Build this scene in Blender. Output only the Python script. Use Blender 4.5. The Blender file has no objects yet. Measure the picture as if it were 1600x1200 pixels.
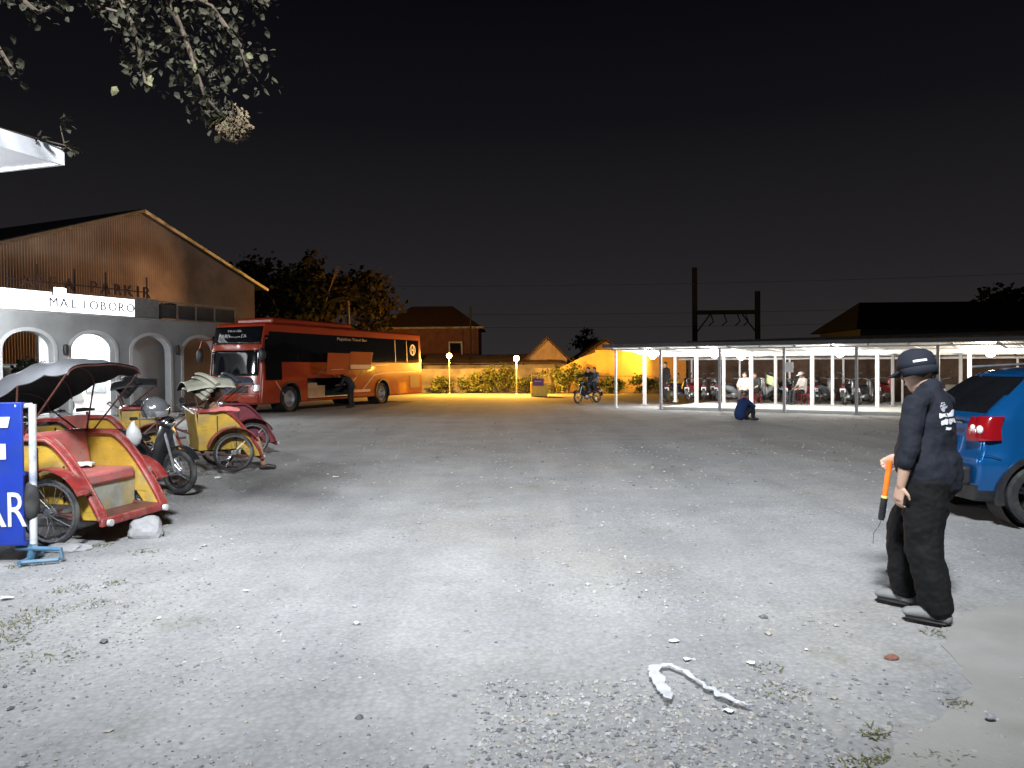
import bpy, bmesh, math, random
from mathutils import Matrix, Vector, noise as mnoise
R = math.radians
S = bpy.context.scene
COL = S.collection
random.seed(7)

# ---------------------------------------------------------------- camera, world, exposure
CAM = Vector((0, 0, 1.58)); FPX = 1200.0
PITCH, ROLL = R(-1.12), R(0.55)
fwd = Vector((0, math.cos(PITCH), math.sin(PITCH)))
right0 = Vector((1, 0, 0)); up0 = right0.cross(fwd)
cr, sr = math.cos(ROLL), math.sin(ROLL)
RIGHT = right0 * cr - up0 * sr
UP = up0 * cr + right0 * sr
cam = bpy.data.cameras.new('camera'); cam.lens = 27.0; cam.sensor_width = 36.0
cam.clip_start = 0.05; cam.clip_end = 2000
camo = bpy.data.objects.new('camera', cam); COL.objects.link(camo)
m3 = Matrix((RIGHT, UP, -fwd)).transposed()
camo.matrix_world = Matrix.Translation(CAM) @ m3.to_4x4()
S.camera = camo
S.view_settings.view_transform = 'Standard'; S.view_settings.look = 'None'
S.view_settings.exposure = 0.0; S.view_settings.gamma = 1.0
S.view_settings.use_curve_mapping = False
S.render.resolution_x, S.render.resolution_y = 1024, 768
S.cycles.use_denoising = True
S.cycles.max_bounces = 5; S.cycles.diffuse_bounces = 2; S.cycles.glossy_bounces = 2; S.cycles.transparent_max_bounces = 6
S.cycles.sample_clamp_indirect = 4.0
S.cycles.caustics_reflective = False; S.cycles.caustics_refractive = False

w = bpy.data.worlds.new('World'); S.world = w; w.use_nodes = True
nt = w.node_tree; nt.nodes.clear()
tc = nt.nodes.new('ShaderNodeTexCoord'); sp = nt.nodes.new('ShaderNodeSeparateXYZ')
rp = nt.nodes.new('ShaderNodeValToRGB'); bg = nt.nodes.new('ShaderNodeBackground'); ou = nt.nodes.new('ShaderNodeOutputWorld')
nt.links.new(tc.outputs['Generated'], sp.inputs[0]); nt.links.new(sp.outputs['Z'], rp.inputs[0])
nt.links.new(rp.outputs[0], bg.inputs[0]); nt.links.new(bg.outputs[0], ou.inputs[0])
# night sky: city glow on the horizon fading to near black overhead
el = rp.color_ramp.elements
el[0].position = 0.0; el[0].color = (0.0270, 0.0242, 0.0248, 1)
el[1].position = 0.48; el[1].color = (0.0018, 0.0017, 0.0028, 1)
e = el.new(0.15); e.color = (0.0150, 0.0138, 0.0156, 1)
e = el.new(0.30); e.color = (0.0060, 0.0057, 0.0075, 1)
bg.inputs[1].default_value = 1.0

def ray(px, py):
    return (fwd * FPX + RIGHT * (px - 800) - UP * (py - 600)).normalized()
def G(px, py, z=0.0):
    d = ray(px, py); t = (z - CAM.z) / d.z
    return CAM + d * t
def P(px, py, depth):
    d = ray(px, py); return CAM + d * (depth / d.y)
def on_line(px, p0, d):
    """point of the vertical plane (p0 + s d) seen in pixel column px (at horizon height); returns s"""
    r = ray(px, 575); k = r.x / r.y
    return (k * p0[1] - p0[0]) / (d[0] - k * d[1])

# ---------------------------------------------------------------- materials
MATS = {}
def mat(name, col=(0.5, 0.5, 0.5), rough=0.6, metal=0.0, var=0.25, scale=6.0, bump=0.0, bscale=40.0,
        emit=None, estr=0.0, spec=0.5, coat=0.0, dirt=None, dscale=2.0, damt=0.5, alpha=1.0, scratch=0.0, scol=(0.4, 0.38, 0.35)):
    if name in MATS: return MATS[name]
    m = bpy.data.materials.new(name); m.use_nodes = True
    n = m.node_tree; b = n.nodes['Principled BSDF']
    b.inputs['Roughness'].default_value = rough; b.inputs['Metallic'].default_value = metal
    b.inputs['Specular IOR Level'].default_value = spec
    if coat: b.inputs['Coat Weight'].default_value = coat; b.inputs['Coat Roughness'].default_value = 0.05
    if emit:
        b.inputs['Emission Color'].default_value = (*emit, 1); b.inputs['Emission Strength'].default_value = estr
    if alpha < 1: b.inputs['Alpha'].default_value = alpha
    tc = n.nodes.new('ShaderNodeTexCoord')
    nz = n.nodes.new('ShaderNodeTexNoise'); nz.inputs['Scale'].default_value = scale
    nz.inputs['Detail'].default_value = 5; nz.inputs['Roughness'].default_value = 0.6
    n.links.new(tc.outputs['Object'], nz.inputs['Vector'])
    r = n.nodes.new('ShaderNodeValToRGB')
    lo = tuple(max(0, c * (1 - var)) for c in col); hi = tuple(min(1, c * (1 + var)) for c in col)
    r.color_ramp.elements[0].position = 0.3; r.color_ramp.elements[0].color = (*lo, 1)
    r.color_ramp.elements[1].position = 0.7; r.color_ramp.elements[1].color = (*hi, 1)
    n.links.new(nz.outputs['Fac'], r.inputs[0]); out = r.outputs[0]
    if dirt:
        nz2 = n.nodes.new('ShaderNodeTexNoise'); nz2.inputs['Scale'].default_value = dscale; nz2.inputs['Detail'].default_value = 6
        n.links.new(tc.outputs['Object'], nz2.inputs['Vector'])
        r2 = n.nodes.new('ShaderNodeValToRGB'); r2.color_ramp.elements[0].position = 0.48; r2.color_ramp.elements[1].position = 0.68
        r2.color_ramp.elements[0].color = (0, 0, 0, 1); r2.color_ramp.elements[1].color = (damt, damt, damt, 1)
        n.links.new(nz2.outputs['Fac'], r2.inputs[0])
        mx = n.nodes.new('ShaderNodeMixRGB'); n.links.new(r2.outputs[0], mx.inputs[0]); n.links.new(out, mx.inputs[1])
        mx.inputs[2].default_value = (*dirt, 1); out = mx.outputs[0]
    if scratch:      # fine scuffs along one direction and small chips
        mp = n.nodes.new('ShaderNodeMapping'); mp.inputs['Scale'].default_value = (4, 4, 55); mp.inputs['Rotation'].default_value = (0.5, 0.35, 0.2)
        n.links.new(tc.outputs['Object'], mp.inputs['Vector'])
        n3 = n.nodes.new('ShaderNodeTexNoise'); n3.inputs['Scale'].default_value = 1.6; n3.inputs['Detail'].default_value = 3; n.links.new(mp.outputs[0], n3.inputs['Vector'])
        n4 = n.nodes.new('ShaderNodeTexNoise'); n4.inputs['Scale'].default_value = 26; n4.inputs['Detail'].default_value = 4; n.links.new(tc.outputs['Object'], n4.inputs['Vector'])
        mxx = n.nodes.new('ShaderNodeMath'); mxx.operation = 'MAXIMUM'; n.links.new(n3.outputs['Fac'], mxx.inputs[0]); n.links.new(n4.outputs['Fac'], mxx.inputs[1])
        r3 = n.nodes.new('ShaderNodeValToRGB'); r3.color_ramp.elements[0].position = .63; r3.color_ramp.elements[1].position = .70
        r3.color_ramp.elements[0].color = (0, 0, 0, 1); r3.color_ramp.elements[1].color = (scratch, scratch, scratch, 1); n.links.new(mxx.outputs[0], r3.inputs[0])
        m4 = n.nodes.new('ShaderNodeMixRGB'); n.links.new(r3.outputs[0], m4.inputs[0]); n.links.new(out, m4.inputs[1]); m4.inputs[2].default_value = (*scol, 1); out = m4.outputs[0]
    n.links.new(out, b.inputs['Base Color'])
    if bump:
        nb = n.nodes.new('ShaderNodeTexNoise'); nb.inputs['Scale'].default_value = bscale; nb.inputs['Detail'].default_value = 4
        n.links.new(tc.outputs['Object'], nb.inputs['Vector'])
        bp = n.nodes.new('ShaderNodeBump'); bp.inputs['Strength'].default_value = bump; bp.inputs['Distance'].default_value = 0.01
        n.links.new(nb.outputs['Fac'], bp.inputs['Height']); n.links.new(bp.outputs[0], b.inputs['Normal'])
    MATS[name] = m; return m

# ---------------------------------------------------------------- mesh builder
class MB:
    def __init__(s): s.v = []; s.f = []; s.M = Matrix.Identity(4)
    def add(s, vs, fs):
        o = len(s.v); M = s.M
        s.v += [tuple(M @ Vector(p)) for p in vs]; s.f += [tuple(i + o for i in f) for f in fs]
        return s
    def box(s, c, d, rz=0.0, ry=0.0, rx=0.0):
        m = Matrix.Translation(c) @ Matrix.Rotation(rz, 4, 'Z') @ Matrix.Rotation(ry, 4, 'Y') @ Matrix.Rotation(rx, 4, 'X')
        vs = [m @ Vector((x * d[0] / 2, y * d[1] / 2, z * d[2] / 2)) for x in (-1, 1) for y in (-1, 1) for z in (-1, 1)]
        return s.add(vs, [(0, 1, 3, 2), (4, 6, 7, 5), (0, 4, 5, 1), (2, 3, 7, 6), (0, 2, 6, 4), (1, 5, 7, 3)])
    def tube(s, pts, r, n=8, side=None, caps=True, r2=None):
        """rounded tube along pts; r: radius (list), r2: second half axis (list)"""
        pts = [Vector(p) for p in pts]; k = len(pts)
        ra = [r] * k if not isinstance(r, (list, tuple)) else list(r)
        rb = ra if r2 is None else ([r2] * k if not isinstance(r2, (list, tuple)) else list(r2))
        vs = []; fs = []; prev = Vector(side) if side else None
        for i in range(k):
            t = (pts[min(i + 1, k - 1)] - pts[max(i - 1, 0)])
            if t.length < 1e-9: t = Vector((0, 0, 1))
            t.normalize()
            if prev is None: prev = Vector((0, 0, 1)) if abs(t.z) < 0.9 else Vector((1, 0, 0))
            a = prev - t * prev.dot(t)
            if a.length < 1e-6: a = t.orthogonal()
            a.normalize(); b = t.cross(a); prev = a
            for j in range(n):
                th = 2 * math.pi * j / n
                vs.append(pts[i] + a * (math.cos(th) * ra[i]) + b * (math.sin(th) * rb[i]))
        for i in range(k - 1):
            for j in range(n):
                fs.append((i * n + j, i * n + (j + 1) % n, (i + 1) * n + (j + 1) % n, (i + 1) * n + j))
        if caps: fs += [tuple(range(n))[::-1], tuple((k - 1) * n + j for j in range(n))]
        return s.add(vs, fs)
    def limb(s, pts, r, n=12, side=None, r2=None):
        """tube with domed ends"""
        pts = [Vector(p) for p in pts]; k = len(pts)
        ra = [r] * k if not isinstance(r, (list, tuple)) else list(r)
        rb = list(ra) if r2 is None else list(r2)
        d0 = (pts[0] - pts[1]).normalized(); d1 = (pts[-1] - pts[-2]).normalized()
        m0 = min(ra[0], rb[0]); m1 = min(ra[-1], rb[-1])
        P0 = [pts[0] + d0 * m0 * .92, pts[0] + d0 * m0 * .6]; P1 = [pts[-1] + d1 * m1 * .6, pts[-1] + d1 * m1 * .92]
        A = [ra[0] * .38, ra[0] * .8] + ra + [ra[-1] * .8, ra[-1] * .38]
        B = [rb[0] * .38, rb[0] * .8] + rb + [rb[-1] * .8, rb[-1] * .38]
        return s.tube(P0 + pts + P1, A, n, side, True, B)
    def lathe(s, prof, n=20, c=(0, 0, 0), axis='Z', closed=False):
        """prof: (radius, height) list revolved about axis"""
        vs = []; fs = []; k = len(prof)
        for (r, h) in prof:
            for j in range(n):
                th = 2 * math.pi * j / n; x, y = r * math.cos(th), r * math.sin(th)
                p = {'Z': (x, y, h), 'Y': (x, h, y), 'X': (h, x, y)}[axis]
                vs.append((p[0] + c[0], p[1] + c[1], p[2] + c[2]))
        kk = k if closed else k - 1
        for i in range(kk):
            for j in range(n):
                i2 = (i + 1) % k
                fs.append((i * n + j, i * n + (j + 1) % n, i2 * n + (j + 1) % n, i2 * n + j))
        return s.add(vs, fs)
    def ball(s, c, r, n=12, m=7, sc=(1, 1, 1)):
        prof = [(r * math.sin(math.pi * i / m) + (1e-5 if i in (0, m) else 0), -r * math.cos(math.pi * i / m)) for i in range(m + 1)]
        vs = []; fs = []
        for (rr, h) in prof:
            for j in range(n):
                th = 2 * math.pi * j / n
                vs.append((c[0] + rr * math.cos(th) * sc[0], c[1] + rr * math.sin(th) * sc[1], c[2] + h * sc[2]))
        for i in range(m):
            for j in range(n): fs.append((i * n + j, i * n + (j + 1) % n, (i + 1) * n + (j + 1) % n, (i + 1) * n + j))
        return s.add(vs, fs)
    def prism(s, poly, d0, d1, plane='XZ'):
        """polygon (u,v) extruded along the third axis from d0 to d1"""
        n = len(poly)
        def q(u, v, d): return {'XZ': (u, d, v), 'XY': (u, v, d), 'YZ': (d, u, v)}[plane]
        vs = [q(u, v, d0) for u, v in poly] + [q(u, v, d1) for u, v in poly]
        fs = [tuple(range(n)), tuple(range(2 * n - 1, n - 1, -1))] + [(i, i + n, (i + 1) % n + n, (i + 1) % n) for i in range(n)]
        return s.add(vs, fs)
    def grid(s, fn, nu, nv, skip=None):
        vs = [fn(i / nu, j / nv) for i in range(nu + 1) for j in range(nv + 1)]
        fs = []
        for i in range(nu):
            for j in range(nv):
                if skip and skip((i + .5) / nu, (j + .5) / nv): continue
                a = i * (nv + 1) + j
                fs.append((a, a + nv + 1, a + nv + 2, a + 1))
        return s.add(vs, fs)
    def strip(s, pts, w, t, side=(0, 1, 0)):
        """flat band of width w (along side) and thickness t following pts"""
        return s.tube(pts, [w / 2 * 1.414] * len(pts), 4, side=None, r2=None) if side is None else s._band(pts, w, t, side)
    def _band(s, pts, w, t, side):
        pts = [Vector(p) for p in pts]; sd = Vector(side).normalized(); k = len(pts); vs = []; fs = []
        for i in range(k):
            tg = (pts[min(i + 1, k - 1)] - pts[max(i - 1, 0)]).normalized(); nn = tg.cross(sd).normalized()
            for a, b in ((-1, -1), (1, -1), (1, 1), (-1, 1)): vs.append(pts[i] + sd * (a * w / 2) + nn * (b * t / 2))
        for i in range(k - 1):
            for j in range(4): fs.append((i * 4 + j, i * 4 + (j + 1) % 4, (i + 1) * 4 + (j + 1) % 4, (i + 1) * 4 + j))
        fs += [(3, 2, 1, 0), tuple((k - 1) * 4 + j for j in range(4))]
        return s.add(vs, fs)
    def mesh(s, name, smooth=False, fixn=True):
        me = bpy.data.meshes.new(name); me.from_pydata(s.v, [], s.f); me.validate()
        if fixn:
            bm = bmesh.new(); bm.from_mesh(me)
            bmesh.ops.recalc_face_normals(bm, faces=bm.faces); bm.to_mesh(me); bm.free()
        if smooth: me.shade_smooth()
        me.update(); return me
    def build(s, name, m=None, parent=None, smooth=False, bevel=0.0, fixn=True, seg=2, loc=None):
        o = bpy.data.objects.new(name, s.mesh(name, smooth, fixn)); COL.objects.link(o)
        if m: o.data.materials.append(m)
        if parent: o.parent = parent
        if loc: o.location = loc
        if smooth and not bevel: smooth_angle(o)
        if bevel:
            b = o.modifiers.new('bevel', 'BEVEL'); b.width = bevel; b.segments = seg; b.limit_method = 'ANGLE'; b.angle_limit = R(35)
            o.data.shade_smooth(); smooth_angle(o)
        return o
def smooth_angle(o, a=40):
    # sharp edges where faces meet steeply, so flat faces stay flat under smooth shading
    bm = bmesh.new(); bm.from_mesh(o.data)
    for e_ in bm.edges:
        if len(e_.link_faces) == 2 and e_.calc_face_angle(0) > R(a): e_.smooth = False
    bm.to_mesh(o.data); bm.free()

def tag(o, label=None, cat=None, group=None, kind=None):
    if label: o['label'] = label
    if cat: o['category'] = cat
    if group: o['group'] = group
    if kind: o['kind'] = kind
    return o
def thing(name, label, cat, loc=(0, 0, 0), rz=0.0, group=None):
    o = bpy.data.objects.new(name, None); COL.objects.link(o); o.location = loc; o.rotation_euler = (0, 0, rz)
    o.empty_display_size = 0.2
    return tag(o, label, cat, group)
def kids(o): return [c for c in COL.objects if c.parent == o]
def copy_tree(o, parent=None):
    c = o.copy(); COL.objects.link(c); c.parent = parent
    for ch in kids(o): copy_tree(ch, c)
    return c
def lamp(name, kind, loc, power, col, parent=None, size=0.1, target=None, spot=None, blend=0.4):
    L = bpy.data.lights.new(name, kind); L.energy = power; L.color = col
    if kind in ('POINT', 'SPOT'): L.shadow_soft_size = size
    if kind == 'AREA': L.size = size
    if spot: L.spot_size = spot; L.spot_blend = blend
    o = bpy.data.objects.new(name, L); COL.objects.link(o); o.location = loc
    if target is not None:
        o.rotation_euler = (Vector(target) - Vector(loc)).to_track_quat('-Z', 'Y').to_euler()
    if parent: o.parent = parent
    return o
def text_mesh(body, size, ext=0.0, bold=0.0):
    c = bpy.data.curves.new('lettering', 'FONT'); c.body = body; c.size = size; c.extrude = ext; c.offset = bold
    c.resolution_u = 3; c.align_x = 'LEFT'
    o = bpy.data.objects.new('lettering', c)
    COL.objects.link(o); bpy.context.view_layer.update()
    me = bpy.data.meshes.new_from_object(o.evaluated_get(bpy.context.evaluated_depsgraph_get()))
    bpy.data.objects.remove(o); bpy.data.curves.remove(c)
    return me
def text(name, body, size, m, M, parent=None, ext=0.002, bold=0.0, width=None):
    """lettering with its baseline start at M's origin, reading along M's X, up along M's Y; width stretches it"""
    me = text_mesh(body, size, ext, bold); o = bpy.data.objects.new(name, me); COL.objects.link(o)
    me.materials.clear(); me.materials.append(m)
    sx = 1.0
    if width:
        xs = [v.co.x for v in me.vertices]; sx = width / max(1e-6, max(xs) - min(xs))
    me.transform(M @ Matrix.Diagonal((sx, 1, 1, 1)))
    if parent: o.parent = parent
    return o
def frame(o, x, y, z=None):
    """4x4 from origin and two axes"""
    x = Vector(x).normalized(); y = Vector(y).normalized(); z = x.cross(y) if z is None else Vector(z)
    return Matrix.Translation(o) @ Matrix((x, y, z)).transposed().to_4x4()

# shared materials
M_ = dict(
    tyre=mat('tyre_rubber', (0.022, 0.022, 0.024), 0.85, var=0.3, scale=14, bump=0.3, dirt=(0.16, 0.15, 0.13), dscale=5, damt=0.45),
    chrome=mat('chrome', (0.62, 0.62, 0.64), 0.22, 1.0, var=0.15, scale=9),
    steel=mat('dull_steel', (0.32, 0.33, 0.34), 0.5, 0.8, var=0.3, scale=12),
    black=mat('black_plastic', (0.018, 0.018, 0.02), 0.45, var=0.4, scale=10),
    blackpaint=mat('black_paint', (0.02, 0.02, 0.022), 0.35, var=0.3),
    white=mat('white_paint', (0.75, 0.76, 0.78), 0.55, var=0.08, scale=3, dirt=(0.42, 0.41, 0.38), dscale=3, damt=0.4),
    glass=mat('dark_glass', (0.008, 0.009, 0.011), 0.06, var=0.2, spec=0.6),
    red=mat('faded_red_paint', (0.27, 0.030, 0.028), 0.5, var=0.35, scale=7, dirt=(0.26, 0.12, 0.10), dscale=9, damt=0.8, bump=0.2, scratch=.75, scol=(.20, .15, .13)),
    yellow=mat('worn_yellow_paint', (0.48, 0.30, 0.035), 0.5, var=0.2, scale=5, dirt=(0.30, 0.23, 0.11), dscale=6, damt=0.85, bump=0.15, scratch=.7, scol=(.16, .12, .07)),
    pink=mat('pink_vinyl', (0.46, 0.13, 0.12), 0.45, var=0.18, scale=4, dirt=(0.3, 0.17, 0.15), dscale=6, damt=0.7, bump=.15, bscale=14, scratch=.5, scol=(.12, .06, .05)),
    rust=mat('brown_frame_paint', (0.10, 0.035, 0.025), 0.55, var=0.4, scale=15),
    concrete=mat('concrete', (0.42, 0.42, 0.41), 0.85, var=0.15, scale=2.5, bump=0.25, bscale=30, dirt=(0.27, 0.26, 0.24), dscale=1.2, damt=0.6),
)
# ---------------------------------------------------------------- ground
def ground_material():
    m = bpy.data.materials.new('gravel_ground'); m.use_nodes = True
    n = m.node_tree; b = n.nodes['Principled BSDF']; b.inputs['Roughness'].default_value = 0.92
    b.inputs['Specular IOR Level'].default_value = 0.2
    tc = n.nodes.new('ShaderNodeTexCoord')
    def nz(scale, det=6, rough=0.6):
        q = n.nodes.new('ShaderNodeTexNoise'); q.inputs['Scale'].default_value = scale; q.inputs['Detail'].default_value = det
        q.inputs['Roughness'].default_value = rough
        n.links.new(tc.outputs['Object'], q.inputs['Vector']); return q.outputs['Fac']
    def ramp(src, a, ca, b_, cb):
        r = n.nodes.new('ShaderNodeValToRGB'); r.color_ramp.elements[0].position = a; r.color_ramp.elements[1].position = b_
        r.color_ramp.elements[0].color = (*ca, 1); r.color_ramp.elements[1].color = (*cb, 1)
        n.links.new(src, r.inputs[0]); return r.outputs[0]
    def mix(f, a, b_, t='MIX'):
        x = n.nodes.new('ShaderNodeMixRGB'); x.blend_type = t
        if isinstance(f, float): x.inputs[0].default_value = f
        else: n.links.new(f, x.inputs[0])
        for i, q in ((1, a), (2, b_)):
            if isinstance(q, tuple): x.inputs[i].default_value = (*q, 1)
            else: n.links.new(q, x.inputs[i])
        return x.outputs[0]
    vor = n.nodes.new('ShaderNodeTexVoronoi'); vor.inputs['Scale'].default_value = 32
    n.links.new(tc.outputs['Object'], vor.inputs['Vector'])
    vor2 = n.nodes.new('ShaderNodeTexVoronoi'); vor2.inputs['Scale'].default_value = 75
    n.links.new(tc.outputs['Object'], vor2.inputs['Vector'])
    base = ramp(nz(0.55), 0.35, (0.275, 0.278, 0.283), 0.68, (0.335, 0.337, 0.342))
    dust = ramp(nz(0.23, 7, 0.65), 0.48, (0, 0, 0), 0.66, (0.7, 0.7, 0.7))
    base = mix(dust, base, (0.310, 0.293, 0.266))
    moss = ramp(nz(0.75, 8, 0.75), 0.58, (0, 0, 0), 0.72, (0.6, 0.6, 0.6))
    base = mix(moss, base, (0.19, 0.185, 0.115))
    stone = ramp(vor.outputs['Color'], 0.1, (0.72, 0.72, 0.73), 0.9, (1.22, 1.22, 1.22))
    base = mix(0.30, base, stone, 'MULTIPLY')
    gap = ramp(vor.outputs['Distance'], 0.25, (1, 1, 1), 0.75, (0.84, 0.83, 0.82))
    base = mix(1.0, base, gap, 'MULTIPLY')
    speck = ramp(nz(21, 2), 0.66, (1, 1, 1), 0.73, (0.45, 0.44, 0.43))
    base = mix(0.45, base, speck, 'MULTIPLY')
    mp = n.nodes.new('ShaderNodeMapping'); mp.inputs['Rotation'].default_value = (0, 0, R(28)); mp.inputs['Scale'].default_value = (1.5, .13, 1)
    n.links.new(tc.outputs['Object'], mp.inputs['Vector'])
    tk = n.nodes.new('ShaderNodeTexNoise'); tk.inputs['Scale'].default_value = 1.0; tk.inputs['Detail'].default_value = 5; n.links.new(mp.outputs[0], tk.inputs['Vector'])
    base = mix(0.8, base, ramp(tk.outputs['Fac'], 0.36, (0.86, 0.86, 0.86), 0.62, (1.06, 1.055, 1.04)), 'MULTIPLY')
    base = mix(0.7, base, ramp(nz(1.1, 8, 0.7), 0.38, (0.90, 0.90, 0.91), 0.6, (1.04, 1.04, 1.04)), 'MULTIPLY')
    n.links.new(base, b.inputs['Base Color'])
    inv = n.nodes.new('ShaderNodeMath'); inv.operation = 'MULTIPLY_ADD'; inv.inputs[1].default_value = -1.0; inv.inputs[2].default_value = 1.0
    n.links.new(vor.outputs['Distance'], inv.inputs[0])
    ad = n.nodes.new('ShaderNodeMath'); ad.operation = 'MULTIPLY_ADD'; ad.inputs[1].default_value = -0.45
    n.links.new(vor2.outputs['Distance'], ad.inputs[0]); n.links.new(inv.outputs[0], ad.inputs[2])
    bp = n.nodes.new('ShaderNodeBump'); bp.inputs['Strength'].default_value = 0.32; bp.inputs['Distance'].default_value = 0.012
    bp.inputs['Strength'].default_value = 0.12
    fn_ = n.nodes.new('ShaderNodeTexNoise'); fn_.inputs['Scale'].default_value = 85; fn_.inputs['Detail'].default_value = 5; fn_.inputs['Roughness'].default_value = .7; n.links.new(tc.outputs['Object'], fn_.inputs['Vector'])
    ad2 = n.nodes.new('ShaderNodeMath'); ad2.operation = 'MULTIPLY_ADD'; ad2.inputs[1].default_value = 3.0; n.links.new(fn_.outputs['Fac'], ad2.inputs[0]); n.links.new(ad.outputs[0], ad2.inputs[2]); ad = ad2
    n.links.new(ad.outputs[0], bp.inputs['Height']); n.links.new(bp.outputs[0], b.inputs['Normal'])
    return m
GM = ground_material()
def gz(x, y):
    d = math.hypot(x, y)
    k = max(0.0, 1 - d / 60)
    return -0.012 + k * 0.012 * mnoise.noise((x * 0.6, y * 0.6, 0)) + k * 0.008 * mnoise.noise((x * 2.3, y * 2.3, 3)) - 0.004
def axis_steps(lo, hi, near, step):
    pts = []; x = 0.0
    while x < hi: pts.append(x); x += step if x < near else step * (1 + (x - near) * 0.35)
    pts.append(hi); neg = []; x = -step
    while x > lo: neg.append(x); x -= step if -x < near else step * (1 + (-x - near) * 0.35)
    neg.append(lo); return neg[::-1] + pts
xs = axis_steps(-400, 400, 9, 0.12); ys = axis_steps(-80, 600, 14, 0.12)
mb = MB(); ny = len(ys)
vs = [(x, y, gz(x, y)) for x in xs for y in ys]
fs = [(i * ny + j, (i + 1) * ny + j, (i + 1) * ny + j + 1, i * ny + j + 1) for i in range(len(xs) - 1) for j in range(ny - 1)]
mb.add(vs, fs)
g = mb.build('ground', GM, smooth=False, fixn=False); g.data.shade_smooth()
tag(g, kind='structure')

# concrete apron at the lower right, ragged edge
edge = [(1340, 1290), (1372, 1200), (1420, 1150), (1478, 1110), (1512, 1075), (1505, 1040), (1470, 1005), (1475, 975), (1525, 952), (1580, 938), (1660, 925), (1760, 915)]
poly = []
for i, (a, b_) in enumerate(zip(edge[:-1], edge[1:])):
    for k in range(6):
        t = k / 6; q = G(a[0] + (b_[0] - a[0]) * t, a[1] + (b_[1] - a[1]) * t)
        poly.append((q.x + 0.05 * mnoise.noise((i * 3 + t * 2, 1, 0)), q.y + 0.05 * mnoise.noise((i * 3 + t * 2, 7, 0))))
poly += [(6.5, 4.0), (6.5, 0.5), (1.4, 0.5)]
mb = MB(); mb.prism(poly, -0.05, -0.007, 'XY')
ap = mb.build('concrete_apron', mat('apron_concrete', (0.285, 0.278, 0.264), 0.9, var=0.12, scale=1.4, bump=0.35, bscale=70, dirt=(0.23, 0.222, 0.20), dscale=1.7, damt=0.8))
tag(ap, kind='structure')

# loose gravel lying on the ground (one mass)
def gravel():
    rnd = random.Random(3)
    vs = []; fs = []; cols = []
    base = [(1, 0, 0), (-1, 0, 0), (0, 1, 0), (0, -1, 0), (0, 0, 1), (0, 0, -1), (.62, .62, .45), (-.62, .55, .5), (.55, -.62, .5), (-.6, -.6, .42)]
    ff = [(0, 6, 4), (6, 2, 4), (2, 7, 4), (7, 1, 4), (1, 9, 4), (9, 3, 4), (3, 8, 4), (8, 0, 4), (0, 2, 6), (2, 1, 7), (1, 3, 9), (3, 0, 8), (0, 5, 2), (2, 5, 1), (1, 5, 3), (3, 5, 0)]
    def stone(x, y, s, flat):
        o = len(vs); a = rnd.random() * 6.283; ca, sa = math.cos(a), math.sin(a)
        sx, sy, sz = s * rnd.uniform(.8, 1.35), s * rnd.uniform(.6, 1.0), s * flat
        z0 = gz(x, y) + sz * rnd.uniform(-.15, .35)
        for p in base:
            px, py, pz = (p[0] * rnd.uniform(.75, 1.1) * sx, p[1] * rnd.uniform(.75, 1.1) * sy, p[2] * rnd.uniform(.8, 1.1) * sz)
            vs.append((x + px * ca - py * sa, y + px * sa + py * ca, z0 + pz))
        fs.extend(tuple(i + o for i in f) for f in ff)
        c = rnd.random(); cols.extend([c] * len(base))
    n = 0
    while n < 27000:
        y = 2.3 + (rnd.random() ** 1.7) * 11; x = rnd.uniform(-1, 1) * (0.72 * y + 0.9)
        d = mnoise.noise((x * .55, y * .55, 9)) + .5 * mnoise.noise((x * 1.6, y * 1.6, 4))
        # thicker drifts in front of the apron, along the left and at the near edge
        boost = 0
        if y < 3.9 and -.2 < x < 2.2: boost += .55
        if y < 3.4: boost += .12
        if x < -2.2: boost += .2
        if rnd.random() > max(.03, .14 + d * .5 + boost): continue
        if x > 1.35 and y < 4.6 and x > 1.35 + (y - 3) * .1 and rnd.random() < .80: continue
        s = 0.0045 + 0.010 * rnd.random() ** 3 + (.007 * rnd.random() if boost > .4 else 0)
        if rnd.random() < .006: s = rnd.uniform(.02, .032)
        stone(x, y, s, rnd.uniform(.5, .9)); n += 1
    for _ in range(3500):
        y = rnd.uniform(10, 24); x = rnd.uniform(-1, 1) * (.66 * y)
        if rnd.random() > .5 + mnoise.noise((x * .3, y * .3, 9)): continue
        stone(x, y, rnd.uniform(.012, .03), .6)
    me = bpy.data.meshes.new('gravel'); me.from_pydata(vs, [], fs)
    at = me.attributes.new('shade', 'FLOAT', 'POINT'); at.data.foreach_set('value', cols)
    m = bpy.data.materials.new('loose_stone'); m.use_nodes = True; n = m.node_tree; b = n.nodes['Principled BSDF']
    b.inputs['Roughness'].default_value = 0.9; b.inputs['Specular IOR Level'].default_value = 0.2
    a = n.nodes.new('ShaderNodeAttribute'); a.attribute_name = 'shade'
    r = n.nodes.new('ShaderNodeValToRGB'); e = r.color_ramp.elements
    e[0].color = (.11, .111, .115, 1); e[1].color = (.43, .43, .43, 1); e[1].position = 1  # darkest stones stand in for shadow specks between stones
    q = e.new(.22); q.color = (.20, .202, .21, 1); q = e.new(.5); q.color = (.33, .332, .34, 1); q = e.new(.86); q.color = (.33, .30, .26, 1)
    n.links.new(a.outputs['Fac'], r.inputs[0]); n.links.new(r.outputs[0], b.inputs['Base Color'])
    o = bpy.data.objects.new('gravel', me); COL.objects.link(o); me.materials.append(m)
    tag(o, 'loose grey gravel scattered over the parking ground', 'gravel', kind='stuff')
gravel()

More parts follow.
